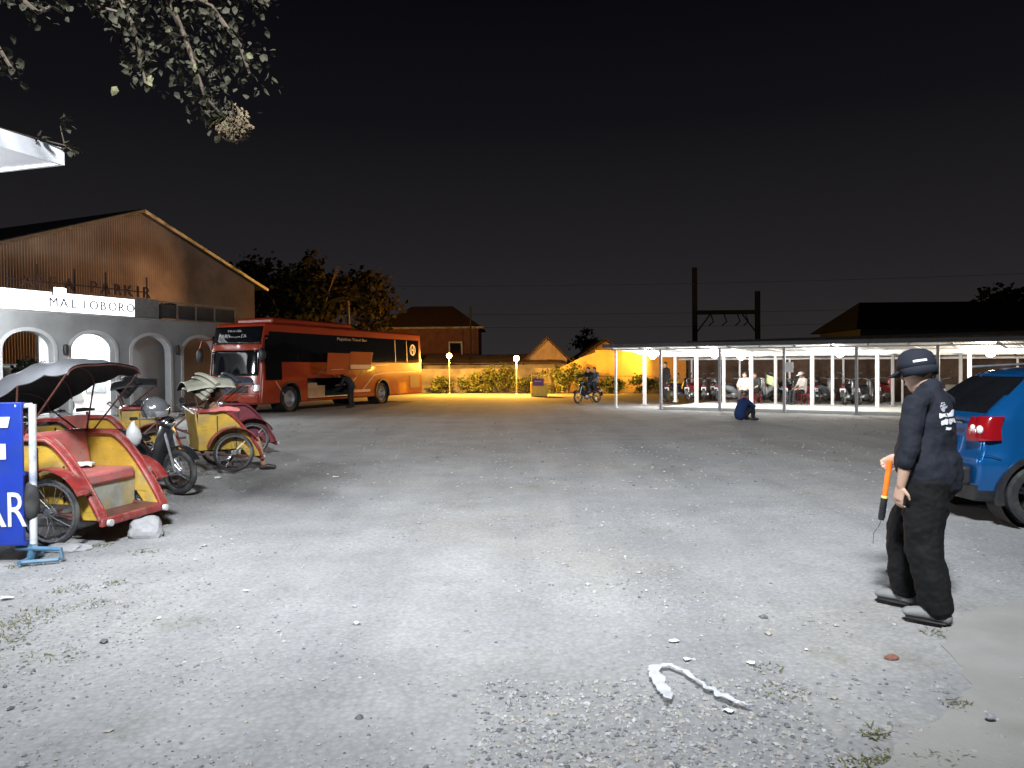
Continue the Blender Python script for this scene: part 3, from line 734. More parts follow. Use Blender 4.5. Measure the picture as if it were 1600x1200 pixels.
def tree(name, label, base, trunk_h, crown_c, rad, n, size, seed, lm, group=None, tr=.18):
    rnd = random.Random(seed); t = thing(name, label, 'tree', base, 0, group)
    mb = MB(); top = Vector(crown_c)
    mb.tube([(0, 0, -.05), (.05, 0, trunk_h * .5), (top.x * .5, top.y * .5, trunk_h), tuple(top)], [tr, tr * .8, tr * .6, tr * .2], 8)
    for k in range(7):
        a = rnd.random() * 6.28; e_ = top + Vector((math.cos(a) * rad[0] * .75, math.sin(a) * rad[1] * .75, rnd.uniform(-.3, .7) * rad[2])); s_ = Vector((top.x * .5, top.y * .5, trunk_h * rnd.uniform(.8, 1.1)))
        mb.tube([s_, (s_ + e_) / 2 + Vector((0, 0, .15 * rad[2])), e_], [tr * .4, tr * .25, tr * .08], 6)
    mb.build('trunk', mat('bark', (.07, .05, .035), .9, var=.35, scale=8, bump=.5), t, smooth=True)
    mb = MB(); leaf_cloud(mb, crown_c, rad, n, size, rnd); mb.build('crown', lm, t, fixn=False)
    return t
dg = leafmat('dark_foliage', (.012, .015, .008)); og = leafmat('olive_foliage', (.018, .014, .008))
def tree_at(name, label, px, dep, ytop, rx, n, seed, size=.38, lm=dg, group='trees behind the bus', rzk=.8):
    b0 = dpt(px, dep); zt = P(px, ytop, dep).z; rz_ = rx * rzk
    return tree(name, label, b0, max(1.2, zt - 2 * rz_), (0, 0, zt - rz_), (rx, rx, rz_), n, size, seed, lm, group, .16)
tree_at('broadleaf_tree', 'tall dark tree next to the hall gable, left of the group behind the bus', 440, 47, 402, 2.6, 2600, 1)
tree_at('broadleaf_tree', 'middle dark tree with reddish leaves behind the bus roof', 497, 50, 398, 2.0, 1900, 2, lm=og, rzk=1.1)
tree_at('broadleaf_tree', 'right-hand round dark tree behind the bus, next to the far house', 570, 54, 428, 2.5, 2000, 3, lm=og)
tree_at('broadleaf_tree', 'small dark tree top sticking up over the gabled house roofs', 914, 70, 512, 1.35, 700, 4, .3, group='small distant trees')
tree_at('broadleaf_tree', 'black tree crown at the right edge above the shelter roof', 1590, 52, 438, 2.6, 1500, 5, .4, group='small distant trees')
# palm with arching fronds between the trees
def palm(name, label, base, h, nf, L, seed, lm, group=None):
    rnd = random.Random(seed); t = thing(name, label, 'palm', base, 0, group)
    mb = MB(); mb.tube([(0, 0, -.05), (.06, 0, h * .5), (0, 0, h)], [.12, .1, .08], 8); mb.build('trunk', mat('bark', (.07, .05, .035)), t, smooth=True)
    for k in range(nf):
        a = 6.283 * k / nf + rnd.uniform(-.2, .2); up = rnd.uniform(.5, 1.1); dr = Vector((math.cos(a), math.sin(a), 0)); mb = MB(); pts = []
        for i in range(9):
            s_ = i / 8; pts.append(dr * (L * s_ * .85) + Vector((0, 0, h + L * (up * s_ - 1.15 * s_ * s_))))
        mb.tube(pts, [.02 * (1 - i / 10) for i in range(9)], 4); sd = Vector((-dr.y, dr.x, 0)); vs = []; fs = []
        for i in range(1, 8):
            for j in range(3):
                p = pts[i].lerp(pts[min(8, i + 1)], j / 3)
                for sg in (-1, 1):
                    o = len(vs); l_ = L * .28 * (1 - abs(i - 3.5) / 6)
                    vs += [p, p + dr * .05 + sd * sg * .01, p + sd * sg * l_ + dr * l_ * .5 + Vector((0, 0, -l_ * .45))]; fs.append((o, o + 1, o + 2))
        mb.add(vs, fs); mb.build('frond', lm, t, fixn=False)
    return t
palm('palm', 'palm with arching fronds between the dark trees behind the bus', dpt(545, 46), P(545, 470, 46).z, 11, 2.1, 8, dg)
ps = ws(311); q = WM @ Vector((ps, 2.2, 0))
palm('palm', 'small palm poking over the fence in front of the gable', q, 4.3, 12, 1.1, 9, dg)
# shrubs and creepers along the walls
k = 0
shrub_labels = ['leafy shrub left of the first globe lamp', 'low bush between the two globe lamps, nearer the left one', 'tall bush midway between the two globe lamps', 'bush just left of the second globe lamp', 'bush right of the second globe lamp',
                'dark bush beside the yellow stall', 'creeper clump hanging under the ochre gabled house', 'creeper clump at the left end of the yellow wall', 'weedy shrub below the yellow wall, behind the motorcycle riders', 'weedy shrub below the yellow wall, near the first white shelter post', 'weedy shrub at the right end of the yellow wall']
for px, dep, h, rx in ((690, 51.6, 1.1, .8), (732, 51.3, 1.2, .8), (762, 51.2, 1.7, .9), (792, 50.8, 1.9, .7), (822, 50.5, 1.2, .9), (866, 49.5, 1.6, .9), (888, 49, 2.0, .8), (915, 48.3, 1.5, .9), (955, 47.8, 1.1, .9), (1000, 47.5, 1.2, .8), (1045, 47, 1.0, .7)):
    rnd = random.Random(100 + k); b0 = dpt(px, dep); t = thing('shrub', shrub_labels[k], 'shrub', b0, 0, 'shrubs along the lit walls')
    mb = MB()
    for j in range(5): a = rnd.random() * 6.28; mb.tube([(0, 0, 0), (math.cos(a) * rx * .3, math.sin(a) * rx * .25, h * .5), (math.cos(a) * rx * .6, math.sin(a) * rx * .4, h * .85)], [.025, .018, .008], 5)
    mb.build('stem', mat('bark', (.07, .05, .035)), t)
    mb = MB(); leaf_cloud(mb, (0, 0, h * .52), (rx, rx * .55, h * .46), 800, .17, rnd); mb.build('foliage', mat('shrub_leaf', (.10, .12, .03), .6, var=.4, scale=2), t, fixn=False); k += 1

# ---------------------------------------------------------------- railway portal and wires
dkm = mat('dark_iron', (.02, .02, .022), .6, .3)
pa, pb = dpt(1086, 75), dpt(1184, 75)
t = thing('rail_portal', 'black railway gantry with two masts and a cross beam above the shelter', 'gantry', (pa + pb) / 2)
Wp = (pb - pa).length; zl = P(1086, 418, 75).z; zr = P(1184, 455, 75).z; zbm = P(1130, 488, 75).z
for x, zt in ((-Wp / 2, zl), (Wp / 2, zr)): mb = MB(); mb.box((x, 0, zt / 2), (.42, .42, zt)); mb.build('mast', dkm, t)
mb = MB(); mb.box((0, 0, zbm), (Wp - .4, .3, .4)); mb.build('cross_beam', dkm, t)
for x, sg in ((-Wp / 2, 1), (Wp / 2, -1)): mb = MB(); mb.tube([(x + sg * .2, 0, zbm - 1.9), (x + sg * 1.5, 0, zbm - .2)], .07, 6); mb.build('brace', dkm, t)
for x in (-1.5, -.2, 1.1, 1.9): mb = MB(); mb.tube([(x, 0, zbm - .2), (x + .25, 0, zbm - .9), (x - .2, 0, zbm - 1.3)], .06, 6); mb.build('insulator', dkm, t)
for i, (z, l_) in enumerate(((zbm - 1.3, 'lowest thin overhead wire crossing behind the gantry'), (zbm + .05, 'middle thin overhead wire at the gantry cross beam'), (zl - 1.4, 'topmost thin overhead wire from the taller gantry mast'))):
    mb = MB(); pts = []
    for k in range(25):
        x = -60 + 5 * k; pts.append((x, 75.4 + i * .3 - .12 * (x - 22), z + .00035 * (x - 22) ** 2))
    mb.tube(pts, .014, 5); o = mb.build('overhead_wire', dkm); tag(o, l_, 'wire', 'overhead wires')
mb = MB(); pm = dpt(736, 62); mb.tube([(0, 0, 0), (0, 0, P(736, 478, 62).z)], .07, 6)
o = mb.build('thin_mast', dkm, loc=tuple(pm)); tag(o, 'thin dark mast beside the far house', 'mast')

# added sodium floodlight, unseen behind the bus, put in to warm the hall gable
gp_ = WM @ Vector((14.2, .8, 0)); t = thing('added_gable_flood', 'added sodium floodlight on a post, unseen behind the bus, to warm the hall gable', 'light', tuple(gp_))
mb = MB(); mb.tube([(0, 0, 0), (0, 0, 2.95)], .04, 8); mb.build('post', M_['steel'], t, smooth=True)
tgt = WM @ Vector((5.5, HO, 6.6)); hd = Vector((0, 0, 3.05)); dv_ = (tgt - gp_ - hd).normalized()
mb = MB(); mb.M = Matrix.Translation(hd) @ dv_.to_track_quat('Y', 'Z').to_matrix().to_4x4(); mb.box((0, 0, 0), (.34, .12, .28)); mb.build('housing', M_['black'], t, bevel=.01)
mb = MB(); mb.M = Matrix.Translation(hd) @ dv_.to_track_quat('Y', 'Z').to_matrix().to_4x4(); mb.box((0, .064, 0), (.28, .008, .22)); mb.build('lens', sod_m, t)
lamp('flood_beam', 'SPOT', hd + dv_ * .1, 4800, (1, .50, .20), t, size=.12, target=hd + dv_ * 3, spot=R(96), blend=1.0)
# ---------------------------------------------------------------- wheels
def wheel(parent, c, r, tw, kind='spoke', name='wheel', rim=None, out=-1):
    """wheel with its axle along Y; tyre mesh carries rim, spokes and hub as sub-parts"""
    mb = MB(); rt = tw
    prof = [(r - rt + rt * math.cos(a), rt * .8 * math.sin(a)) for a in [2 * math.pi * i / 12 for i in range(12)]] if kind == 'spoke' else \
        [(r * .66, -tw * .46), (r * .9, -tw * .52), (r * .985, -tw * .42), (r, -tw * .2), (r, tw * .2), (r * .985, tw * .42), (r * .9, tw * .52), (r * .66, tw * .46)]
    mb.lathe(prof, 28, (0, 0, 0), 'Y', closed=True); w_ = mb.build(name, M_['tyre'], parent, smooth=True, loc=c)
    rm = rim or M_['chrome']
    if kind == 'spoke':
        ri = r - 2 * rt
        mb = MB(); mb.lathe([(ri - .012, -.016), (ri + .012, -.02), (ri + .012, .02), (ri - .012, .016)], 28, axis='Y', closed=True); mb.build('rim', rm, w_, smooth=True)
        mb = MB(); mb.lathe([(.001, -.05), (.03, -.05), (.035, -.035), (.018, -.03), (.018, .03), (.035, .035), (.03, .05), (.001, .05)], 10, axis='Y'); mb.build('hub', M_['steel'], w_, smooth=True)
        mb = MB()
        for k in range(24):
            a = 2 * math.pi * k / 24; b_ = a + (.35 if k % 2 else -.35); y = .035 if k % 4 < 2 else -.035
            mb.tube([(.03 * math.cos(b_), y, .03 * math.sin(b_)), (ri * math.cos(a), 0, ri * math.sin(a))], .0022, 3)
        mb.build('spoke_set', M_['chrome'], w_)
    else:
        mb = MB(); y0 = out * tw * .36
        mb.lathe([(r * .68, -tw * .44), (r * .70, -tw * .44), (r * .70, tw * .44), (r * .68, tw * .44), (r * .60, tw * .3), (r * .60, -tw * .3)], 28, axis='Y', closed=True)
        mb.build('rim', rm, w_, smooth=True)
        mb = MB(); nsp = 5 if kind == 'alloy' else 10
        if kind == 'disc':
            mb.lathe([(.001, out * tw * .1), (r * .22, out * tw * .1), (r * .26, out * tw * .28), (r * .5, out * tw * .1), (r * .6, out * tw * .34), (r * .62, out * tw * .34)], 24, axis='Y'); mb.build('disc', rm, w_, smooth=True)
            mb = MB()
            for k in range(10): a = 6.283 * k / 10; mb.lathe([(.001, out * tw * .36), (.018, out * tw * .36), (.018, out * tw * .2)], 6, (r * .36 * math.cos(a), 0, r * .36 * math.sin(a)), 'Y')
            mb.build('lug_nut', M_['steel'], w_)
        else:
            for k in range(nsp):
                a = 6.283 * k / nsp + .3
                for da in (-.13, .13):
                    mb.tube([(.05 * math.cos(a), y0, .05 * math.sin(a)), (r * .63 * math.cos(a + da), y0 * .9, r * .63 * math.sin(a + da))], [.022, .016], 5)
            mb.lathe([(.001, y0 * 1.05), (.06, y0 * 1.05), (.065, y0 * .6)], 14, axis='Y'); mb.build('alloy_spider', rm, w_, smooth=True)
    return w_

# ---------------------------------------------------------------- pedicabs (becak): forward +X, tub in front
tarp = mat('grey_tarpaulin', (.17, .175, .19), .55, var=.15, scale=4, bump=.4, bscale=9, dirt=(.15, .15, .155), dscale=3, damt=.6)
tarp_in = mat('black_lining', (.02, .02, .02), .8)
cream = mat('cream_tarpaulin', (.34, .33, .26), .6, var=.2, scale=5, bump=.4, bscale=9, dirt=(.13, .13, .10), dscale=3, damt=.7)
green_v = mat('green_vinyl', (.02, .16, .06), .45, var=.3)
def arc_pts(n=14):
    # profile of the tub side: level at the back, falling steeply to the foot board
    out = []
    for i in range(n + 1):
        x = -.50 + .92 * i / n; out.append((x, .95 - .66 * max(0, (x + .12) / .54) ** 1.45))
    return out
def becak(label, loc, rz, panel=None, trim=None, hood='open', seat=None, hoodm=None, group='pedicabs parked along the left', headlamp=False):
    panel = panel or M_['yellow']; trim = trim or M_['red']; seat = seat or M_['pink']; hoodm = hoodm or tarp
    t = thing('pedicab', label, 'pedicab', loc, rz, group)
    top = arc_pts()
    for sg in (-1, 1):
        poly = [(-.50, .36)] + top + [(.43, .22), (.25, .22), (.15, .36)]
        mb = MB(); mb.prism(poly, sg * .42, sg * .445); p = mb.build('side_panel', panel, t, bevel=.006)
        for u in (-.22, .06):
            zt = [z for x, z in top if x >= u][0]; mb = MB(); mb.box((u, sg * .452, (.38 + zt - .06) / 2), (.012, .012, zt - .06 - .38)); mb.build('divider', M_['black'], p)
        mb = MB(); mb._band([(x, sg * .435, z + .012) for x, z in top] + [(.45, sg * .435, .22)], .115, .035, (0, 1, 0)); mb.build('arm_rail', trim, t, bevel=.012)
        # long scuffed board down the front edge
        for off in (-.04, .03): mb = MB(); mb.tube([(x, sg * .435 + off, z + .035) for x, z in top], .012, 6); mb.build('rail_bead', trim, t, smooth=True)
        pts = [(.40 * math.cos(a) + .0, sg * .56, .31 + .40 * math.sin(a)) for a in [R(25 + 140 * i / 12) for i in range(13)]]
        mb = MB(); mb._band(pts, .16, .014, (0, 1, 0)); mb.build('fender', trim, t)
        mb = MB(); mb.tube([(.36, sg * .47, .49), (.36, sg * .56, .47)], .012, 6); mb.tube([(-.37, sg * .43, .42), (-.37, sg * .56, .44)], .012, 6); mb.tube([(0, sg * .42, .31), (0, sg * .6, .31)], .016, 6); mb.build('fender_stay', M_['rust'], t)
        wheel(t, (0, sg * .555, .31), .31, .024)
        mb = MB(); mb.lathe([(.001, .0), (.035, .0), (.032, .03), (.001, .035)], 12, (.485, sg * .40, .20), 'X'); mb.build('reflector', mat('clear_reflector', (.7, .7, .68), .15, .3), t, smooth=True)
    mb = MB(); mb.box((-.50, 0, .66), (.03, .86, .62), ry=R(-7)); mb.build('back_panel', panel, t, bevel=.006)
    mb = MB(); mb.box((.25, 0, .225), (.38, .84, .03)); mb.build('foot_board', M_['rust'], t, bevel=.006)
    mb = MB(); mb.box((.455, 0, .205), (.04, .95, .075)); mb.build('front_beam', trim, t, bevel=.01)
    mb = MB(); mb.box((.12, 0, .37), (.03, .82, .26)); mb.build('kick_panel', mat('faded_grey_panel', (.30, .31, .27), .6, var=.3, dirt=(.5, .36, .08), dscale=4, damt=.7), t)
    mb = MB(); mb.box((-.15, 0, .56), (.62, .80, .13)); mb.build('seat', seat, t, bevel=.035, seg=3)
    mb = MB(); mb.box((-.42, 0, .80), (.11, .80, .42), ry=R(-10)); mb.build('backrest', seat, t, bevel=.04, seg=3)
    mb = MB(); mb.tube([(-.5, -.44, .95), (-.52, 0, .97), (-.5, .44, .95)], .025, 8); mb.build('back_rail', trim, t, smooth=True)
    # driver's cycle behind
    mb = MB()
    for a, b_ in (((-.5, 0, .33), (-1.0, 0, .36)), ((-.55, 0, .60), (-1.02, 0, .82)), ((-1.0, 0, .36), (-1.04, 0, .92)), ((-1.0, 0, .36), (-1.55, .05, .33)), ((-1.0, 0, .36), (-1.55, -.05, .33)), ((-1.03, 0, .80), (-1.55, .05, .33)), ((-1.03, 0, .80), (-1.55, -.05, .33)), ((-.5, -.4, .30), (.5, -.4, .22)), ((-.5, .4, .30), (.5, .4, .22))):
        mb.tube([a, b_], .018, 8)
    mb.build('frame', M_['rust'], t, smooth=True)
    wheel(t, (-1.55, 0, .33), .33, .024)
    mb = MB(); mb.tube([(-1.20, 0, .95), (-1.08, 0, .96), (-.92, 0, .955)], [.09, .075, .03], 10, (0, 1, 0), True, [.035, .035, .022]); mb.build('saddle', M_['black'], t, smooth=True)
    mb = MB(); mb.tube([(-.56, -.42, .93), (-.70, -.36, 1.05), (-.72, 0, 1.06), (-.70, .36, 1.05), (-.56, .42, .93)], .014, 8); mb.build('handlebar', M_['steel'], t, smooth=True)
    for sg in (-1, 1): mb = MB(); mb.tube([(-.71, sg * .22, 1.062), (-.71, sg * .34, 1.055)], .02, 8); mb.build('grip', M_['black'], t, smooth=True)
    mb = MB(); mb.lathe([(.02, -.012), (.10, -.006), (.10, .006), (.02, .012)], 20, (-1.0, -.04, .36), 'Y', closed=True); mb.tube([(-1.0, -.06, .36), (-.88, -.08, .24)], .012, 6); mb.tube([(-1.0, .03, .36), (-1.12, .08, .48)], .012, 6); mb.build('crank', M_['steel'], t, smooth=True)
    for x, y, z in ((-.88, -.13, .24), (-1.12, .13, .48)): mb = MB(); mb.box((x, y, z), (.09, .09, .025)); mb.build('pedal', M_['black'], t)
    if hood == 'open':
        ribs = [(.16, 1.68, .10), (-.08, 1.72, .15), (-.38, 1.69, .22), (-.66, 1.60, .27), (-.93, 1.40, .22), (-1.16, 1.20, .05)]
        def fn(u, v):
            f = u * (len(ribs) - 1); i = min(int(f), len(ribs) - 2); k = f - i
            x, zt, dr = [ribs[i][q] * (1 - k) + ribs[i + 1][q] * k for q in range(3)]
            sag = -.018 * math.sin(math.pi * k) ** 1.0
            a = (v - .5) * 2
            y = .50 * math.sin(a * 1.45) / math.sin(1.45)
            z = zt + sag - dr * (abs(a) ** 2.6)
            return (x, y, z + .012 * mnoise.noise((x * 5, y * 5, 2)))
        mb = MB(); mb.grid(fn, 40, 24); o = mb.build('hood', hoodm, t, smooth=False, fixn=False); o.data.shade_smooth()
        mb = MB(); mb.grid(lambda u, v: tuple(Vector(fn(.012 + .976 * u, .008 + .984 * v)) - Vector((0, 0, .014))), 40, 24); li = mb.build('hood_lining', tarp_in, o, fixn=False); li.data.shade_smooth()
        for i in (0, 2, 3, 4):
            x, zt, dr = ribs[i]; mb = MB(); mb.tube([Vector(fn(i / (len(ribs) - 1), v / 12)) + Vector((0, 0, -.02)) for v in range(13)], .008, 6); mb.build('hood_rib', M_['rust'], o, smooth=True)
        for sg in (-1, 1):
            mb = MB(); mb.tube([(-.46, sg * .455, .93), (-.38, sg * .49, 1.47)], .009, 6); mb.tube([(-.42, sg * .455, .93), (.14, sg * .49, 1.57)], .009, 6); mb.tube([(-.48, sg * .455, .93), (-.92, sg * .49, 1.20)], .009, 6); mb.build('hood_stay', M_['rust'], t, smooth=True)
    elif hood == 'folded':
        for k in range(5):
            x0 = -.62 + .05 * k; z0 = 1.22 + .058 * k; mb = MB()
            pts = [(x0 + .42 * (abs(v)) ** 1.5 * .5 + .05 * k * 0, v * .50, z0 + .10 - .16 * abs(v) ** 2.4) for v in [(-1 + 2 * i / 12) for i in range(13)]]
            mb.tube(pts, [.045] * 13, 8, (1, 0, 0), True, [.022] * 13); mb.build('hood_fold', hoodm, t, smooth=True)
        def fn(u, v):
            a = (v - .5) * 2; return (-.66 + .72 * u, .5 * a, 1.42 + .07 * math.sin(u * 2.4) - .14 * abs(a) ** 2.4 + .012 * mnoise.noise((u * 5, a * 3, 1)))
        mb = MB(); mb.grid(fn, 18, 14); o = mb.build('hood', hoodm, t, fixn=False); o.data.shade_smooth(); o.data.materials.append(tarp_in); q = o.modifiers.new('thickness', 'SOLIDIFY'); q.thickness = .012; q.offset = -1; q.material_offset = 1
        for sg in (-1, 1):
            mb = MB(); mb.tube([(-.47, sg * .455, .95), (-.55, sg * .49, 1.2)], .01, 6); mb.tube([(-.42, sg * .455, .95), (.03, sg * .49, 1.33)], .009, 6); mb.build('hood_stay', M_['rust'], t, smooth=True)
    return t
becak('weathered red and yellow pedicab in front, empty pink seat under a grey hood', (-4.125, 7.54, 0), R(-11))
b2 = G(366, 738); a2 = R(32)
loc2 = Vector((b2.x, b2.y, 0)) - Matrix.Rotation(a2, 3, 'Z') @ Vector((0, -.555, 0))
becak('yellow-backed pedicab with folded cream hood, a man seated in it', tuple(loc2), a2, hood='folded', hoodm=cream)
becak('yellow pedicab standing behind the front one, partly hidden by its hood', (-5.55, 10.2, 0), R(-8), hood='none')
becak('pedicab with green seat and flat dark hood, in front of the bus', (-5.15, 14.9, 0), R(28), panel=mat('maroon_panel', (.16, .02, .03), .5, var=.3), trim=mat('maroon_trim', (.12, .018, .025), .5), seat=green_v, hood='folded', hoodm=mat('navy_hood', (.05, .055, .07), .6, var=.3))
becak('pedicab with black folded hood deep in the row by the arches', (-6.35, 13.6, 0), R(25), hood='folded', hoodm=mat('black_hood', (.02, .02, .022), .6))
becak('rearmost red pedicab at the left edge, behind the blue board', (-7.2, 10.6, 0), R(-15), hood='folded', hoodm=tarp)

# ---------------------------------------------------------------- motorcycle: forward +X
def motorcycle(label, loc, rz, col, group=None, name='motorcycle', spoke=True):
    t = thing(name, label, 'motorcycle', loc, rz, group)
    bm_ = mat('scooter_' + col, {'black': (.02, .02, .022), 'red': (.35, .02, .02), 'blue': (.02, .05, .2), 'white': (.6, .6, .6), 'grey': (.16, .17, .18)}[col], .3, coat=.5, var=.15)
    for x in (-.62, .62):
        w_ = wheel(t, (x, 0, .29), .29, .042, 'spoke')
    mb = MB(); mb.tube([(-.72, 0, .62), (-.5, 0, .66), (-.1, 0, .55), (.1, 0, .42), (.25, 0, .36)], [.07, .10, .11, .10, .06], 10, (0, 1, 0), True, [.06, .10, .14, .10, .08]); mb.build('body', bm_, t, smooth=True)
    mb = MB(); mb.tube([(.30, 0, .34), (.36, 0, .55), (.42, 0, .80), (.40, 0, .93)], [.17, .20, .15, .07], 10, (0, 1, 0), True, [.05, .06, .06, .05]); mb.build('leg_shield', bm_, t, smooth=True)
    mb = MB(); mb.tube([(-.78, 0, .76), (-.5, 0, .78), (-.15, 0, .75), (.08, 0, .70)], [.07, .12, .12, .06], 10, (0, 1, 0), True, [.03, .05, .05, .03]); mb.build('seat', M_['black'], t, smooth=True)
    mb = MB()
    for sg in (-1, 1): mb.tube([(.62, sg * .07, .29), (.45, sg * .07, .80)], .018, 8)
    mb.build('fork', M_['steel'], t, smooth=True)
    mb = MB(); mb._band([(.62 + .335 * math.cos(a), 0, .29 + .335 * math.sin(a)) for a in [R(30 + 120 * i / 10) for i in range(11)]], .11, .012, (0, 1, 0)); mb.build('front_fender', bm_, t, smooth=True)
    mb = MB(); mb._band([(-.62 + .36 * math.cos(a), 0, .31 + .36 * math.sin(a)) for a in [R(70 + 110 * i / 10) for i in range(11)]], .12, .012, (0, 1, 0)); mb.build('rear_fender', M_['black'], t, smooth=True)
    mb = MB(); mb.tube([(.30, -.36, 1.0), (.38, -.2, .98), (.40, 0, .95), (.38, .2, .98), (.30, .36, 1.0)], .014, 8); mb.build('handlebar', M_['steel'], t, smooth=True)
    for sg in (-1, 1):
        mb = MB(); mb.tube([(.30, sg * .36, 1.0), (.27, sg * .44, 1.0)], .02, 8); mb.build('grip', M_['black'], t, smooth=True)
        mb = MB(); mb.tube([(.36, sg * .26, .99), (.34, sg * .33, 1.16)], .007, 5); mb.ball((.33, sg * .35, 1.2), .06, 10, 6, (.25, 1, .7)); mb.build('mirror', M_['black'], t, smooth=True)
    mb = MB(); mb.ball((.43, 0, .93), .11, 12, 8, (.7, 1.1, .75)); h = mb.build('headlight_cowl', bm_, t, smooth=True)
    mb = MB(); mb.ball((.48, 0, .92), .075, 12, 6, (.5, 1.15, .7)); mb.build('headlight', M_['chrome'], h, smooth=True)
    mb = MB(); mb.ball((-.80, 0, .68), .05, 10, 6, (.6, 1.3, .8)); mb.build('tail_light', mat('tail_red', (.4, .01, .01), .2), t, smooth=True)
    mb = MB(); mb.box((-.86, 0, .56), (.012, .2, .14), ry=R(-15)); mb.build('number_plate', M_['white'], t)
    mb = MB(); mb.tube([(.1, -.10, .24), (-.3, -.15, .25), (-.75, -.17, .33)], [.02, .035, .045], 10); mb.build('exhaust', M_['steel'], t, smooth=True)
    mb = MB(); mb.ball((.05, 0, .30), .15, 12, 8, (1.25, .75, .9)); mb.build('engine', M_['steel'], t, smooth=True)
    mb = MB(); mb.tube([(-.62, .08, .29), (.0, .08, .32)], .022, 6); mb.tube([(-.62, -.08, .29), (.0, -.08, .32)], .022, 6); mb.build('swing_arm', M_['steel'], t, smooth=True)
    mb = MB(); mb.tube([(-.05, .12, .24), (-.12, .24, .01)], .012, 6); mb.build('kick_stand', M_['black'], t)
    return t
q = G(281, 772)
mh = motorcycle('black motorcycle with bright wheel rim and a silver helmet, between the pedicabs', (q.x - .62 * math.cos(R(-22)), q.y - .62 * math.sin(R(-22)), 0), R(-22), 'black')
# helmet resting on its seat/handlebar
def helmet(label, loc, rz, s=1.0):
    t = thing('helmet', label, 'helmet', loc, rz)
    mb = MB(); n, m_ = 18, 10
    prof = [(.135 * math.sin(R(a)) + 1e-4, .135 * math.cos(R(a)) * 1.0) for a in (0, 15, 30, 45, 60, 75, 90, 105, 118)]
    mb.lathe([(r * s, z * s) for r, z in prof] + [(.10 * s, -.06 * s), (.09 * s, .03 * s), (.04 * s, .09 * s), (1e-4, .10 * s)], 20); mb.build('shell', mat('silver_gloss', (.42, .43, .45), .12, .75, var=.1, coat=.6), t, smooth=True)
    mb = MB(); mb.grid(lambda u, v: (.142 * s * math.cos((u - .5) * 2.4) * math.cos(v * .75 - .35), .142 * s * math.sin((u - .5) * 2.4) * math.cos(v * .75 - .35), .142 * s * math.sin(v * .75 - .35)), 14, 6)
    o = mb.build('visor', M_['glass'], t, fixn=False); o.data.shade_smooth()
    return t
pos = mh.matrix_basis @ Vector((.33, -.1, 1.09))
helmet('shiny silver full helmet hung on the black motorcycle between the pedicabs', tuple(pos), R(75), 1.3)

